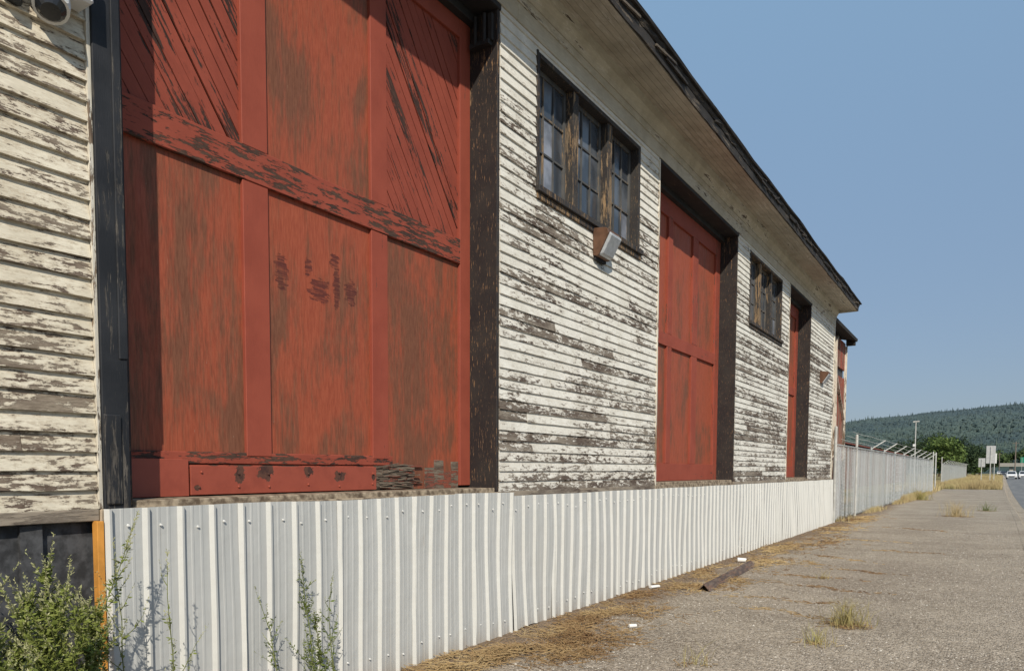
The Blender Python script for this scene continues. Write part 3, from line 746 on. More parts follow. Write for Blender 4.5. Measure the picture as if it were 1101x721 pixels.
# ------------------------------------------------------------------ ground
def interp(pts,y):
    for (a,xa),(b,xb) in zip(pts[:-1],pts[1:]):
        if y<=b: return xa+(xb-xa)*(y-a)/(b-a)
    return pts[-1][1]
KERB=[(-60,4.5),(19,4.59),(31,4.74),(47,4.79),(62,4.92),(102,5.43),(160,6.3),(260,7.9),(570,11.2),(900,15)]
YS=[-60,-20,-5]+[i*1.0 for i in range(0,30)]+[30+i*3 for i in range(24)]+[105,120,140,160,190,220,260,320,400,480,570,700,900]
def strip(name,fx0,fx1,z,mat,y0=-60,y1=900,nx=1,z1=None):
    mb=MB(); ys=[y0]+[y for y in YS if y0<y<y1]+[y1]; vs=[]; fs=[]
    for y in ys:
        a=fx0(y); b_=fx1(y)
        for i in range(nx+1):
            t=i/nx; vs.append((a+(b_-a)*t,y,(z+( (z1-z)*t if z1 is not None else 0)) if not callable(z) else z(a+(b_-a)*t,y)))
    for j in range(len(ys)-1):
        for i in range(nx): c=j*(nx+1)+i; fs.append((c,c+1,c+nx+2,c+nx+1))
    mb.add(vs,fs); o=mb.build(name,mat); tag(o,kind='structure'); return o
K=lambda y:interp(KERB,y)
mb=MB(); mb.add([(-6000,-600,-.18),(6000,-600,-.18),(6000,9000,-.18),(-6000,9000,-.18)],[(0,1,2,3)]); tag(mb.build('ground',M['field']),kind='structure')
strip('field',lambda y:-260,lambda y:K(y),-.006,M['field'],y0=24,y1=900)
strip('pavement',lambda y:-1.2 if y<26 else (.0 if y<70 else -1.0),lambda y:K(y),0.0,M['gravel'],y0=-60,y1=79,nx=1)
# kerb
mb=MB(); ys=[y for y in YS if y<=900]; vs=[]; fs=[]
for y in ys:
    k=K(y); wv=.012*mnoise.noise(Vector((0,y*.3,0)))
    vs+=[(k-.002,y,-.15),(k+wv,y,.002),(k+.02+wv,y,.006),(k+.16+wv,y,.004),(k+.24+wv,y,-.10),(k+.62,y,-.135)]
for j in range(len(ys)-1):
    for i in range(5): c=j*6+i; fs.append((c,c+1,c+7,c+6))
mb.add(vs,fs); tag(mb.build('kerb',M['gravel']),kind='structure')
strip('road',lambda y:K(y)+.60,lambda y:K(y)+15.5,-.128,M['asphalt'])
strip('road_markings',lambda y:K(y)+4.3,lambda y:K(y)+4.42,-.122,M['sign_white'],y0=10)
strip('road_markings',lambda y:K(y)+7.9,lambda y:K(y)+8.02,-.122,simple('yellow_line',(.55,.38,.05)),y0=10)
strip('far_verge',lambda y:K(y)+15.5,lambda y:K(y)+60,-.11,M['field'])

# ------------------------------------------------------------------ hill
RID=[(-3000,40),(-1500,55),(-800,68),(-400,66),(-201,79),(-146,87),(-77,92),(-25,95),(0,98),(50,100),(300,112),(900,120),(2000,90)]
def hz(x,y):
    t=min(1,max(0,(y-560)/940)); t=t*t*(3-2*t)*.55+t*.45
    return interp(RID,x)*t+ (6*mnoise.noise(Vector((x*.006,y*.005,0)))+2.5*mnoise.noise(Vector((x*.02,y*.02,3))))*min(1,t*4)
mb=MB(); vs=[]; fs=[]; xs=[-2800+i*50 for i in range(93)]; yy=[520+i*45 for i in range(30)]
for y in yy:
    for x in xs: vs.append((x,y,hz(x,y)-.2-(0 if y<1560 else (y-1560)*.15)))
n_=len(xs)
for j in range(len(yy)-1):
    for i in range(n_-1): c=j*n_+i; fs.append((c,c+1,c+n_+1,c+n_))
mb.add(vs,fs); tag(mb.build('hill',M['hill'],smooth=True),kind='structure')
def conifer(mb,x,y,z,h,r,rv):
    vs=[];fs=[]
    for (zb_,zt_,rr) in ((.12,.62,1.0),(.42,1.0,.62)):
        n0=len(vs); k=6; a0=R.uniform(0,6)
        for i in range(k): a=a0+i*2*math.pi/k; q=r*rr*R.uniform(.7,1.15); vs.append((x+q*math.cos(a),y+q*math.sin(a),z+h*(zb_+R.uniform(-.05,.05))))
        vs.append((x+R.uniform(-.1,.1)*r,y,z+h*zt_))
        for i in range(k): fs.append((n0+i,n0+(i+1)%k,n0+k))
    mb.add(vs,fs,rv)
def blob(mb,x,y,z,h,r,rv):
    vs=[];fs=[]; k=7
    rings=[(.15,.6),(.45,1.0),(.75,.8)]
    for t,q in rings:
        for i in range(k): a=i*2*math.pi/k+t*3; s=r*q*R.uniform(.7,1.2); vs.append((x+s*math.cos(a),y+s*math.sin(a),z+h*(t+R.uniform(-.07,.07))))
    vs.append((x,y,z+h))
    for j in range(2):
        for i in range(k): fs.append((j*k+i,j*k+(i+1)%k,(j+1)*k+(i+1)%k,(j+1)*k+i))
    for i in range(k): fs.append((2*k+i,2*k+(i+1)%k,3*k))
    mb.add(vs,fs,rv)
mb=MB()
def plant_hill(count,x0,x1,y0,y1):
    for _ in range(count):
        y=R.uniform(y0,y1)**1.0; x=R.uniform(x0,x1)*(.45+.55*y/1500)
        nn=mnoise.noise(Vector((x*.012,y*.012,7)))
        rv=min(1,max(0,.5+.55*nn+R.uniform(-.3,.3)))
        if R.random()<.30+nn*.6: conifer(mb,x,y,hz(x,y)-1,R.uniform(5,8.5)*(1.5 if R.random()<.05 else 1),R.uniform(1.6,2.6),rv*.7)
        else: blob(mb,x,y,hz(x,y)-1,R.uniform(4,6.5),R.uniform(2.4,4.2),rv)
plant_hill(21000,-280,140,640,1530)
plant_hill(3000,-330,190,1440,1530)
plant_hill(3500,-900,-300,700,1530); plant_hill(2500,160,700,700,1530)
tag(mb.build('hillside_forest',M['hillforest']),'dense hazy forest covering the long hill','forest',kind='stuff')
# houses on the hill
for i,(x,y,w,lab) in enumerate(((14,1300,16,'pale house among trees high on the hill, left one of the pair'),(40,1250,18,'pale wide house on the hill near the right edge'),(49,1330,11,'small pale house on the hill, highest near the right edge'))):
    z={0:76,1:64,2:73}[i]
    H=empty('house',(x,y,z),lab,'house','houses on the hill')
    mb=MB(); mb.box(-w/2,w/2,-4,4,-12,3.2); mb.build('wall',M['housewall'],H)
    mb=MB(); mb.prism([(-4.6,3.2),(4.6,3.2),(0,6)],-w/2-.5,w/2+.5); mb.build('roof',M['housewall' if i!=1 else 'houseroof'],H)
    for k in range(3): mb=MB(); mb.box(-w/2+1.5+k*w/3,-w/2+3+k*w/3,-4.05,-3.9,.6,2.2); mb.build('window',M['car_glass'],H)

# ------------------------------------------------------------------ roadside trees
def tree(x,y,h,r,mat,label,group='trees beside the road',clumps=70,leaf=.34,per=34,trunk=.25,name='tree',flat=1.0):
    T=empty(name,(x,y,0),label,'bush' if name=='bush' else 'tree',group)
    mb=MB(); rr=R.Random() if False else R
    cz=h*.56
    mb.tube([(0,0,-.1),(.1,0,h*.3),(.05,.1,h*.7)],[trunk,trunk*.7,trunk*.3],7)
    for k in range(6):
        a=R.uniform(0,6.3); mb.tube([(.08,0,h*.3),(math.cos(a)*r*.5,math.sin(a)*r*.5,h*R.uniform(.5,.75))],[trunk*.4,trunk*.12],5)
    mb.build('trunk',M['bark'],T)
    lf=MB(); cs=[]
    for k in range(clumps):
        while True:
            p=Vector((R.uniform(-1,1),R.uniform(-1,1),R.uniform(-1,1)))
            if .25<p.length<1: break
        lump=.85+.35*mnoise.noise(p*2.0+Vector((x,y,0)))
        c=Vector((p.x*r*lump,p.y*r*lump,cz+p.z*h*.43*lump*flat)); cr=R.uniform(.16,.30)*r; tone=R.random()
        for q in range(per):
            v=Vector((R.gauss(0,1),R.gauss(0,1),R.gauss(0,1))).normalized(); pp=c+v*cr*R.uniform(.55,1.05)
            n=(v+Vector((R.gauss(0,.5),R.gauss(0,.5),R.gauss(0,.5)+.3))).normalized(); u=n.orthogonal().normalized(); w=n.cross(u); s=leaf*R.uniform(.6,1.25)
            an=R.uniform(0,3.14); u,w=u*math.cos(an)+w*math.sin(an),w*math.cos(an)-u*math.sin(an)
            lf.add([pp-u*s*.5,pp+w*s*.3,pp+u*s*.5,pp-w*s*.3],[(0,1,2,3)],min(1,max(0,tone*.7+R.uniform(0,.3))))
    lf.build('crown',mat,T)
    return T
tree(-2.9,172,8.8,4.2,M['leafgreen'],'broad bright green tree behind the farther slatted fence',clumps=120,leaf=.5)
tree(.2,205,7.2,2.9,M['leafdark'],'dark rounded tree right of the broad bright green tree',clumps=90,leaf=.5)
tree(.9,300,10.5,5.0,M['leafdark'],'wide dark tree behind the low bright bush',clumps=110,leaf=.6)
tree(1.3,235,4.6,2.2,M['leafgreen'],'low bright bush at the end of the farther slatted fence',name='bush',group=None,clumps=70,leaf=.4,trunk=.12)
for i,(x,y,h,r,lab) in enumerate(((-22.0,262,9.6,4.8,'leftmost dark tree low behind the red roof'),(-16.2,270,11.6,5.2,'dark tree just left of the light pole'),(-11.6,255,12.0,5.2,'dark tree just right of the light pole'),(-7.4,262,13.0,5.2,'tallest dark tree left of the bright green tree'),(-3.4,285,13.0,4.5,'dark tree rising behind the bright green tree'),(2.4,262,8.6,4.0,'dark tree between the bright green tree and the low bush'))):
    tree(x,y,h,r,M['leafdark'],lab,clumps=110,leaf=.55)
for i,(x,y,h,r,lab) in enumerate(((9,640,16,9,'dark far tree just right of the white road signs'),(22,650,17,10,'dark far tree left of the tall utility pole'),(33,640,21,12,'tall dark far tree around the utility pole'),(47,655,20,12,'dark far tree at the right edge over the cars'),(62,650,18,10,'dark far tree beyond the right edge'))):
    tree(x,y,h,r,M['leafmid'],lab,group='far trees over the road',clumps=80,leaf=1.6,trunk=.5)

# ------------------------------------------------------------------ poles, signs, overpass
def upole(x,y,h,lab):
    U=empty('utility_pole',(x,y,0),lab,'utility pole','utility poles along the road'); mb=MB(); mb.tube([(0,0,-.2),(0,0,h)],[.24,.17],8); mb.build('pole',M['polewood'],U)
    mb=MB(); mb.bar((-1.2,0,h-.7),(1.2,0,h-.7),.16); mb.build('crossarm',M['polewood'],U)
upole(22.2,395,14,'tallest wooden utility pole, near the right edge of the picture') if False else upole(14.0,395,14,'tallest wooden utility pole, near the right edge of the picture')
upole(10.9,600,13.2,'middle utility pole between the white signs and the tallest pole'); upole(6.6,520,10.5,'short utility pole directly right of the white signs')
def sign(name,x,y,w,z0,z1,posts,mat,lab,group='road signs on the verge'):
    S=empty(name,(x,y,0),lab,'road sign',group)
    mb=MB(); mb.box(-w/2,w/2,-.012,.012,z0,z1); mb.build('board',mat,S,bevel=.004)
    for px_ in posts: mb=MB(); mb.box(px_-.04,px_+.04,.014,.09,-.1,z1-.1) if False else mb.box(px_-.04,px_+.04,-.09,-.014,-.1,z1-.1); mb.build('post',M['galv'],S)
sign('road_sign',4.33,110,.92,2.50,4.60,(.0,),M['sign_back'],'tallest grey road sign seen from behind on one post')
sign('road_sign',4.62,124,.86,2.62,3.95,(.2,),M['sign_white'],'white road sign peeking out behind the tallest grey one')
sign('road_sign',3.45,115,.70,2.10,3.20,(.0,),M['sign_back'],'small grey road sign left of the tallest one')
sign('green_road_sign',14.2,300,2.6,4.2,6.0,(-.9,.9),M['sign_green'],'green highway sign at the right edge above the cars',None)
O=empty('overpass',(0,585,0),'pale concrete overpass crossing behind the cars','bridge')
mb=MB(); mb.box(11,160,-4,4,4.4,5.6); mb.build('deck',M['barrier'],O)
mb=MB(); mb.box(11,160,-4.2,-4,5.6,6.5); mb.build('parapet',M['barrier'],O)
for k in range(4): mb=MB(); mb.box(16+k*24,18+k*24,-2,2,-.2,4.4); mb.build('pier',M['barrier'],O)

# ------------------------------------------------------------------ cars
def car(x,y,mat,lab,suv=True,rz=0):
    Cc=empty('car',(x,y,-.125),lab,'car','cars on the road',rz)
    w=.9; H=1.68 if suv else 1.45
    prof=[(-2.25,.35),(-2.3,.75),(-2.15,.98),(-1.25,1.06),(-.55,H-.06),(0.2,H),(1.5,H-.04),(2.1,1.05),(2.22,.8),(2.2,.35)]
    mb=MB(); n=len(prof); vs=[]; fs=[]
    for (s,ins) in ((-1,0),(1,0)):
        for (a,b_) in prof:
            k=w*(1 if b_<1.07 else .82); vs.append((s*k,a,b_))
    fs.append(tuple(range(n))); fs.append(tuple(range(n,2*n))[::-1])
    for i in range(n): j=(i+1)%n; fs.append((i,i+n,j+n,j))
    mb.add(vs,fs); mb.build('body',mat,Cc,bevel=.05)
    mb=MB(); mb.add([(-.72,-1.235,1.10),(.72,-1.235,1.10),(.66,-.63,H-.12),(-.66,-.63,H-.12)],[(0,1,2,3)])
    o=mb.build('windscreen',M['car_glass'],Cc,loc=(0,-.035,.02))
    mb=MB(); mb.add([(-.70,2.06,1.12),(.70,2.06,1.12),(.66,1.55,H-.12),(-.66,1.55,H-.12)],[(3,2,1,0)]); mb.build('rear_window',M['car_glass'],Cc,loc=(0,.06,.02))
    for s in (-1,1):
        mb=MB(); mb.add([(s*.87,-1.0,1.10),(s*.87,1.75,1.10),(s*.75,1.4,H-.12),(s*.75,-.5,H-.12)],[(0,1,2,3)]); mb.build('side_window',M['car_glass'],Cc,loc=(s*.035,0,0))
        mb=MB(); mb.box(s*.62-.17,s*.62+.17,-2.335,-2.25,.70,.86); mb.build('headlight',M['headlight'],Cc,bevel=.02)
        mb=MB(); mb.box(s*.72-.1,s*.72+.1,2.19,2.26,.75,1.0); mb.build('taillight',M['taillight'],Cc,bevel=.02)
        for yy_ in (-1.4,1.35):
            mb=MB(); mb.tube([(s*.70,yy_,.34),(s*.93,yy_,.34)],.34,18); t=mb.build('wheel',M['tyre'],Cc)
            mb=MB(); mb.tube([(s*.92,yy_,.34),(s*.945,yy_,.34)],.20,12); mb.build('rim',M['rim'],t)
    mb=MB(); mb.box(-.5,.5,-2.335,-2.26,.48,.66); mb.build('grille',M['car_glass'],Cc)
car(8.45,200,M['white_car'],'white sport utility car, left of the two near cars')
car(10.75,205,M['white_car'],'white car cut by the right edge of the picture')
car(9.3,345,M['dark_car'],'dark car behind and left of the near white car')
car(8.9,415,M['white_car'],'farthest white car, nearest the signs')

# ------------------------------------------------------------------ vegetation near
def blade(mb,p,h,lean,w,rv,nrm=None):
    a=R.uniform(0,6.283); dx,dy=math.cos(a)*lean,math.sin(a)*lean; b=R.uniform(0,3.14); ux,uy=math.cos(b)*w/2,math.sin(b)*w/2
    m=(p[0]+dx*.35,p[1]+dy*.35,p[2]+h*.6); t=(p[0]+dx,p[1]+dy,p[2]+h)
    mb.add([(p[0]-ux,p[1]-uy,p[2]),(p[0]+ux,p[1]+uy,p[2]),(m[0]+ux*.7,m[1]+uy*.7,m[2]),(m[0]-ux*.7,m[1]-uy*.7,m[2]),t],[(0,1,2,3),(3,2,4)],rv)
# tall dry grass beyond the lot
mb=MB()
for i in range(42000):
    y=78+170*R.random()**1.9; x=R.uniform(-.4 if y<98 else 0,K(y)-.05)
    if y<80+1.5*mnoise.noise(Vector((x*.8,3,0)))-0.3: continue
    h=R.uniform(.30,.75)*(.65+.5*mnoise.noise(Vector((x*.6,y*.12,1)))+.2)
    blade(mb,(x,y,0),h,h*.35,.016+.00008*y,min(1,max(0,.5+.7*mnoise.noise(Vector((x*.4,y*.05,5)))+R.uniform(-.3,.3))))
for i in range(2500):
    y=R.uniform(68,98); x=R.uniform(-2.2,.9)
    blade(mb,(x,y,0),R.uniform(.25,.6),.15,.035,R.random())
tag(mb.build('dry_grass',M['drygrass']),'tall golden dry grass around the road signs','grass',kind='stuff')
# grass along the foot of the fence
mb=MB()
for i in range(9000):
    y=R.uniform(26,68); t=mnoise.noise(Vector((y*.22,0,9)))
    dens=.12+t*1.5+ (0.9 if 44<y<56 else 0)
    if R.random()>dens: continue
    fx=.05+.5*(y-25.75)/42; x=fx+abs(R.gauss(0,.18))+(.15 if 46<y<54 else 0)*R.random()
    blade(mb,(x,y,0),R.uniform(.06,.24)*(1.9 if 45<y<55 else 1),.10,.007+.00014*y,R.random())
tag(mb.build('fence_grass',M['drygrass']),'dry grass growing along the foot of the long slatted fence','grass',kind='stuff')

def weed_tuft(x,y,s,n,mat,lab,base=True):
    T=MB()
    for i in range(n):
        rr=abs(R.gauss(0,.13))*s; a=R.uniform(0,6.28); h=R.uniform(.08,.36)*s
        blade(T,(rr*math.cos(a),rr*math.sin(a),0),h,h*R.uniform(.2,1.0),.0035+.00016*y,R.random())
    o=T.build('weed_tuft',mat,loc=(x,y,0)); tag(o,lab,'weed','weed tufts growing in the asphalt')
    if base:
        B_=MB()
        for i in range(int(n*.6)):
            a=R.uniform(0,6.28); rr=R.uniform(0,.26)*s; B_.bar((rr*math.cos(a),rr*math.sin(a),.006),(rr*math.cos(a)+R.uniform(-.1,.1)*s,rr*math.sin(a)+R.uniform(-.1,.1)*s,R.uniform(.004,.03)),.004+.0003*y,.003)
        B_.build('dead_leaves',M['straw'],o)
weed_tuft(2.76,8.62,.95,260,M['tuft'],'largest yellow-green weed tuft, in the middle of the gravel foreground')
weed_tuft(2.66,7.55,.7,70,M['tuft'],'small sparse weed tuft just nearer than the largest one')
weed_tuft(3.09,31.6,1.9,200,M['drygrass'],'golden weed tuft farther down the lot')
weed_tuft(3.95,36.6,1.3,90,M['weedleaf'],'pale green weed near the kerb beside the golden tuft')
weed_tuft(.95,48.6,2.1,260,M['drygrass_green'],'green-brown weed at the foot of the slatted fence')
weed_tuft(1.95,6.15,.7,34,M['tuft'],'thin weeds at the bottom edge of the gravel')
weed_tuft(1.95,12.2,.6,30,M['tuft'],'low weeds right of the dark timber')

# straw drifts (lying, uncountable)
mb=MB()
def drift(cx,cy,rx,ry,n,heap=.0,l=.12,ang=None):
    for i in range(n):
        u,v=R.gauss(0,.5),R.gauss(0,.5); x=cx+u*rx; y=cy+v*ry
        if mnoise.noise(Vector((x*3.2,y*1.9,4)))+.4*mnoise.noise(Vector((x*9,y*6,4)))<R.uniform(-.35,.2): continue
        if x<.10: x=.10+abs(R.gauss(0,.02))
        zz=heap*max(0,1-(u*u+v*v))*R.random()+.004; a=R.gauss(ang,.5) if ang is not None else R.uniform(0,6.28); L=l*R.uniform(.3,1.1)
        w=.0025+.00035*y
        mb.bar((x,y,zz),(x+math.cos(a)*L,y+math.sin(a)*L,max(.003,zz+R.uniform(-.02,.03)*(1 if heap else .35))),w,w*.7,R.random()*.95)
drift(.40,4.9,.35,.55,1500,.10,.14); drift(.62,5.6,.35,.45,1100,.07,.14); drift(.95,5.95,.30,.4,500,.03,.12); drift(.75,6.6,.5,.55,1100,.05,.13)
drift(.40,7.4,.3,.8,700,.03,.12); drift(.75,8.0,.45,.6,600,.03,.12); drift(.3,9.0,.25,.9,500,.02,.12); drift(.6,10.3,.35,.7,600,.03,.12); drift(.95,11.0,.4,.8,500,.03,.12)
drift(.9,6.1,.3,.3,500,.04,.12); drift(.35,11.8,.3,1.2,500,.02); drift(.75,13.6,.5,1.3,650,.03,.14); drift(.5,16.5,.45,1.8,650,.02,.16); drift(.9,18.5,.5,2,450,.02,.16); drift(.6,22.5,.5,2.2,500,.02,.2); drift(.6,28,.4,3,450,.02,.25)
for cx,cy,a,n in ((1.9,9.9,2.8,120),(2.3,11.2,2.9,110),(1.7,12.3,2.9,120),(2.4,13.4,2.7,90),(1.8,15.2,2.9,140),(2.6,17.2,3.0,90),(1.6,19.5,2.9,130),(2.4,24,2.9,120),(2.2,9.0,2.7,130),(1.4,14.2,2.9,120)):
    aa=a+R.uniform(-.5,.5)
    for i in range(n//2):
        t=R.gauss(0,.38); x=cx+math.cos(aa)*t+R.gauss(0,.03)+.06*math.sin(t*7+cy); y=cy+math.sin(aa)*t+R.gauss(0,.05)+.08*math.sin(t*9); q=R.gauss(aa,.8); L=R.uniform(.03,.12); w=.003+.0004*y
        mb.bar((x,y,.004),(x+math.cos(q)*L,y+math.sin(q)*L,.008),w,w*.6,R.random()*.8)
tag(mb.build('straw_litter',M['straw']),'brown and golden straw drifted along the foot of the metal skirting','dry straw',kind='stuff')
# loose stones
mb=MB()
for i in range(15000):
    y=3.5+22*R.random()**1.7; x=R.uniform(.3,4.5)
    if mnoise.noise(Vector((x*.7,y*.5,2)))<R.uniform(-.5,.25): continue
    s=R.uniform(.003,.010)*(1 if R.random()<.95 else 1.7); vs=[(x+R.uniform(.7,1.3)*s*a,y+R.uniform(.7,1.3)*s*b_,c*s*.8) for a,b_,c in ((1,0,0),(0,1,0),(-1,0,0),(0,-1,0),(R.uniform(-.4,.4),R.uniform(-.4,.4),1),(.5,.5,.7))]
    mb.add(vs,[(0,1,5),(1,2,4),(2,3,4),(3,0,4),(0,5,4),(5,1,4)])
n=N('loose_stone',.9,.2); n.color(n.mix(n.rnd(),(.14,.12,.10),(.52,.48,.42)))
tag(mb.build('loose_gravel',n.m),'loose pale gravel scattered over the asphalt','gravel',kind='stuff')

# debris
T=MB(); a=Vector((.60,9.95,0)); b_=Vector((.70,13.1,0))
T=MB()
L=3.1
T.prism([(-.085,.0),(-.075,.0),(.0,.082),(.075,.0),(.085,.0),(.0,.098)],0,L,axis='y')
o=T.build('timber',M['timber'],loc=(.86,10.0,.006)); o.rotation_euler=(0,0,math.radians(3)); tag(o,'long charred angle of old timber lying on the straw by the skirting','timber')
def cup(x,y,r,l,rz,lab,squash=1):
    m=MB(); m.tube([(-l/2,0,r),(-l/2+.004,0,r),(l/2-.004,0,r*.95),(l/2,0,r*.9)],[r*.8,r,r*.85,r*.7],12)
    o=m.build('crushed_cup',M['litter'],loc=(x,y,.003)); o.rotation_euler=(0,0,rz); o.scale=(1,1,squash); tag(o,lab,'litter','white litter on the ground')
cup(.98,7.25,.02,.085,.9,'small white crushed cup nearest the camera, on the gravel edge'); cup(.22,9.9,.035,.17,1.2,'flattened white cup against the skirting, middle one',.6); cup(.42,13.6,.04,.14,.3,'round white litter behind the charred timber, farthest one')

# weeds: stems with small leaves and flower spikes
def weed(x,y,h,lab,bushy=1.0,spiky=.5,lean=(0,0),group='tall green weeds in front of the left bay',side=10):
    P=empty('tall_weed',(x,y,0),lab,'weed',group)
    st=MB(); lf=MB(); sp=MB()
    def leaf(p,d,s,mb_,rv):
        d=d.normalized(); u=d.cross(Vector((R.gauss(0,1),R.gauss(0,1),R.gauss(0,1))))
        if u.length<.01: return
        u.normalize(); m=p+d*s*.5
        mb_.add([p,m+u*s*.17,p+d*s,m-u*s*.17],[(0,1,2,3)],rv)
    def branch(p0,d,L,r,lv):
        pts=[p0]; p=p0.copy(); dd=d.normalized(); k=7
        for i in range(k):
            dd=(dd+Vector((R.gauss(0,.10),R.gauss(0,.10),.05+R.gauss(0,.04)))).normalized(); p=p+dd*L/k; pts.append(p.copy())
        st.tube(pts,[r*(1-.75*i/k) for i in range(k+1)],5)
        for i in range(k):
            a,b=pts[i],pts[i+1]; t0=i/k
            n=int((13 if lv else 9)*bushy*(L/k)/.06)
            for q in range(n):
                f=R.random(); pp=a.lerp(b,f); o=Vector((R.gauss(0,1),R.gauss(0,1),R.gauss(.35,.6)))
                if t0+f/k>.72 and R.random()<spiky: leaf(pp,o*.5+dd,R.uniform(.010,.022),sp,R.random())
                else: leaf(pp,o,R.uniform(.018,.046)*(1-.4*t0),lf,R.random())
        return pts
    main=branch(Vector((0,0,0)),Vector((lean[0],lean[1],1)),h,.0055,0)
    for k in range(int(side)):
        t=R.uniform(.05,.93); i=int(t*7); p=main[i].lerp(main[i+1],t*7-i); a=R.uniform(0,6.28)
        d=Vector((math.cos(a),math.sin(a),R.uniform(.7,1.6))); l=h*R.uniform(.16,.36)*(1.15-t)
        b=branch(p,d,l,.003,1)
        if R.random()<.75:                                   # flower spike at the tip
            pe=b[-1]; dd=(b[-1]-b[-2]).normalized(); Ls=R.uniform(.05,.11)
            for q in range(int(24*spiky)+5):
                leaf(pe+dd*(Ls*R.random()-.03),Vector((R.gauss(0,1),R.gauss(0,1),R.gauss(0,1)))*.7+dd,R.uniform(.008,.017),sp,R.random())
    pe=main[-1]; dd=(main[-1]-main[-2]).normalized()
    for q in range(int(60*spiky)+10): leaf(pe+dd*(.14*R.random()-.06),Vector((R.gauss(0,1),R.gauss(0,1),R.gauss(0,1)))*.7+dd,R.uniform(.008,.02),sp,R.random())
    st.build('stem',M['weedstem'],P); lf.build('leaves',M['weedleaf'],P); sp.build('flower_spikes',M['weedspike'],P)
WL=[(.40,1.48,1.50,1.0,.9,14,'tallest weed at the far left, reaching the white boards'),
    (.34,1.90,1.42,.8,1.0,12,'tall weed with pale tips just left of the orange board'),
    (.55,1.72,1.18,1.1,.9,16,'bushy weed with pale spikes in the middle of the clump'),
    (.62,1.35,1.22,1.1,.6,15,'leafy weed behind the left edge of the clump'),
    (.30,1.75,1.10,1.1,.6,16,'weed close against the dark foundation'),
    (.75,1.60,1.22,1.3,.6,18,'low bushy weed at the front of the clump'),
    (.80,1.70,1.18,1.2,.8,16,'low weed at the right front of the clump'),
    (.28,1.35,1.15,1.1,.5,15,'dark leafy weed beside the foundation at far left'),
    (.45,1.80,1.18,1.3,.6,18,'short dense weed before the orange board'),
    (.95,1.40,1.2,1.3,.5,18,'short dense weed at the bottom left corner'),
    (.62,1.52,1.24,1.4,.4,20,'dense green weed filling the middle of the clump'),
    (.40,1.62,1.2,1.4,.4,20,'dense green weed behind the middle of the clump'),
    (.78,1.25,1.25,1.2,.6,18,'leafy weed crossing the left edge of the picture')]
WL+=[(.90,1.56,1.14,1.5,.3,20,'lowest leafy weed at the front edge of the clump'),(.62,1.82,1.06,1.5,.4,18,'low leafy weed touching the orange board'),
     (.50,1.38,1.22,1.5,.3,18,'dense dark green weed at the left picture edge'),(.35,1.86,1.08,1.5,.3,18,'low dark weed between the foundation and the orange board'),(1.05,1.52,1.12,1.5,.3,18,'nearest low green weed at the bottom edge left of the orange board')]
WL+=[(.55,1.60,1.30,1.4,.5,18,'leafy weed rising from the centre of the clump'),(.70,1.42,1.22,1.5,.4,18,'broad green weed left of centre in the clump'),(.48,1.50,1.12,1.6,.4,20,'densest dark green weed at the back of the clump'),
     (.85,1.48,1.20,1.5,.3,20,'broad weed at the front left of the clump'),(.66,1.66,1.14,1.5,.5,20,'round leafy weed right of centre in the clump'),(.30,1.55,1.14,1.5,.3,18,'weed shaded by the foundation boards'),(.52,1.72,1.08,1.6,.6,20,'pale tipped weed near the right end of the clump')]
for x,y,h,bu,sk,sd,lab in WL: weed(x,y-(.10 if x>.6 else .05),h*.97,lab,bu*1.5,sk,(R.uniform(-.06,.06),R.uniform(-.08,.08)),side=int(sd*1.7))
weed(.30,2.16,1.18,'thin sparse weed in front of the first skirting rib',.35,.5,(.0,.05),'thin weeds in front of the skirting',9)
weed(.30,2.35,1.12,'thin leaning weed right of the orange board, casting a branched shadow',.4,.6,(.0,.10),'thin weeds in front of the skirting',10)
weed(.26,3.52,1.02,'taller thin weed in front of the skirting under the red door',.8,.4,(.0,.02),'thin weeds in front of the skirting',13)
weed(.30,3.66,.86,'leaning weed with bare branches right beside the taller thin weed',.4,.4,(.02,.12),'thin weeds in front of the skirting',10)
weed(.26,3.25,.82,'shortest thin weed in front of the skirting under the red door',.5,.3,(.0,.03),'thin weeds in front of the skirting',6)
weed(.32,3.50,.74,'leafy low weed at the foot of the taller thin weed',1.3,.2,(.02,-.06),'thin weeds in front of the skirting',12)

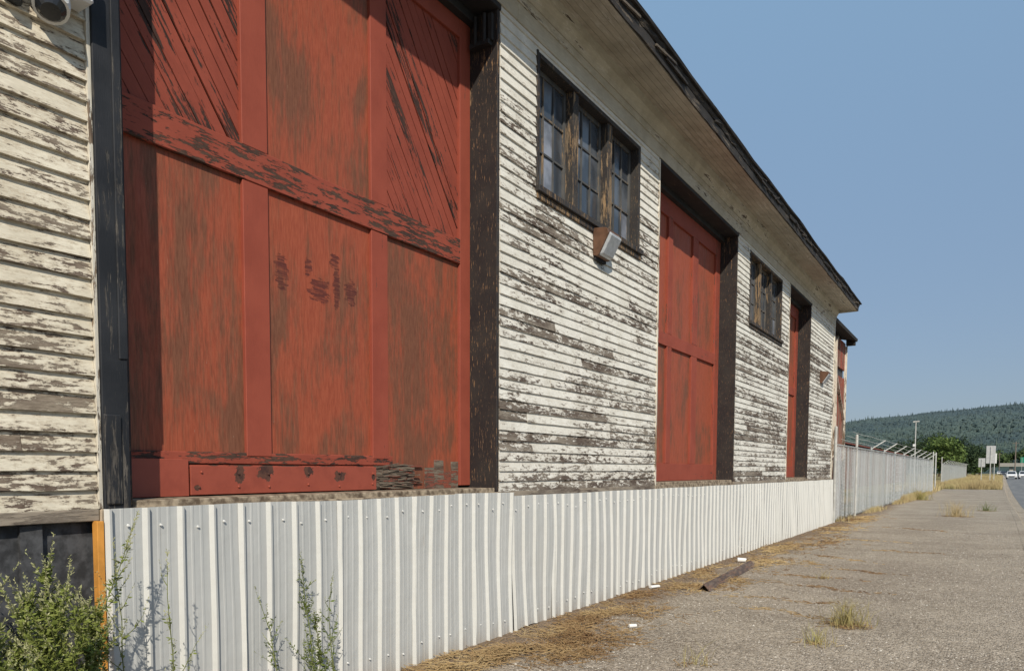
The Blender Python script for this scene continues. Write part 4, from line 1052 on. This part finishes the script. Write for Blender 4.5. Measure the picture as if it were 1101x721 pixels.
# ------------------------------------------------------------------ camera, light, sky
F=810.0; P=math.radians(3.4); A=math.radians(34.611)
cam=bpy.data.cameras.new('camera'); co=bpy.data.objects.new('camera',cam); COL.objects.link(co)
co.location=(3.9,0,1.6); co.rotation_euler=(math.radians(90)-P,0,A)
cam.sensor_width=36; cam.lens=F/1101*36; cam.shift_x=(550.5-500)/1101; cam.shift_y=(554.12-360.5)/1101
cam.clip_start=.05; cam.clip_end=20000
sc.camera=co
S=Vector((1.0,-1.2,1.15)).normalized()
sun=bpy.data.lights.new('sun','SUN'); sun.energy=4.5; sun.angle=math.radians(.5); sun.color=(1,.92,.79)
so=bpy.data.objects.new('sun',sun); COL.objects.link(so); so.rotation_euler=(-S).to_track_quat('-Z','Y').to_euler()
w=bpy.data.worlds.new('World'); sc.world=w; w.use_nodes=True; nt=w.node_tree
sky=nt.nodes.new('ShaderNodeTexSky'); sky.sky_type='NISHITA'; sky.sun_disc=False
sky.sun_elevation=math.asin(S.z); sky.sun_rotation=math.atan2(S.x,S.y); sky.air_density=1.0; sky.dust_density=.9; sky.ozone_density=2.5; sky.altitude=0
bg=nt.nodes['Background']; bg.inputs['Strength'].default_value=.125
# summer smoke haze: the clear sky blended with a pale blue veil, greyer toward the horizon
tc=nt.nodes.new('ShaderNodeTexCoord'); sx=nt.nodes.new('ShaderNodeSeparateXYZ'); nt.links.new(tc.outputs['Generated'],sx.inputs[0])
rp=nt.nodes.new('ShaderNodeValToRGB'); nt.links.new(sx.outputs[2],rp.inputs[0]); e=rp.color_ramp.elements
e[0].position=0.0; e[0].color=(.215,.265,.365,1); e[1].position=.5; e[1].color=(.265,.43,.62,1)
ml=nt.nodes.new('ShaderNodeVectorMath'); ml.operation='SCALE'; nt.links.new(rp.outputs[0],ml.inputs[0]); ml.inputs['Scale'].default_value=8.0
mx=nt.nodes.new('ShaderNodeMix'); mx.data_type='RGBA'; mx.inputs[0].default_value=.72
nt.links.new(sky.outputs[0],mx.inputs[6]); nt.links.new(ml.outputs[0],mx.inputs[7]); nt.links.new(mx.outputs[2],bg.inputs['Color'])
sc.view_settings.view_transform='Standard'; sc.view_settings.look='None'; sc.view_settings.exposure=0; sc.view_settings.gamma=1
sc.render.engine='CYCLES'
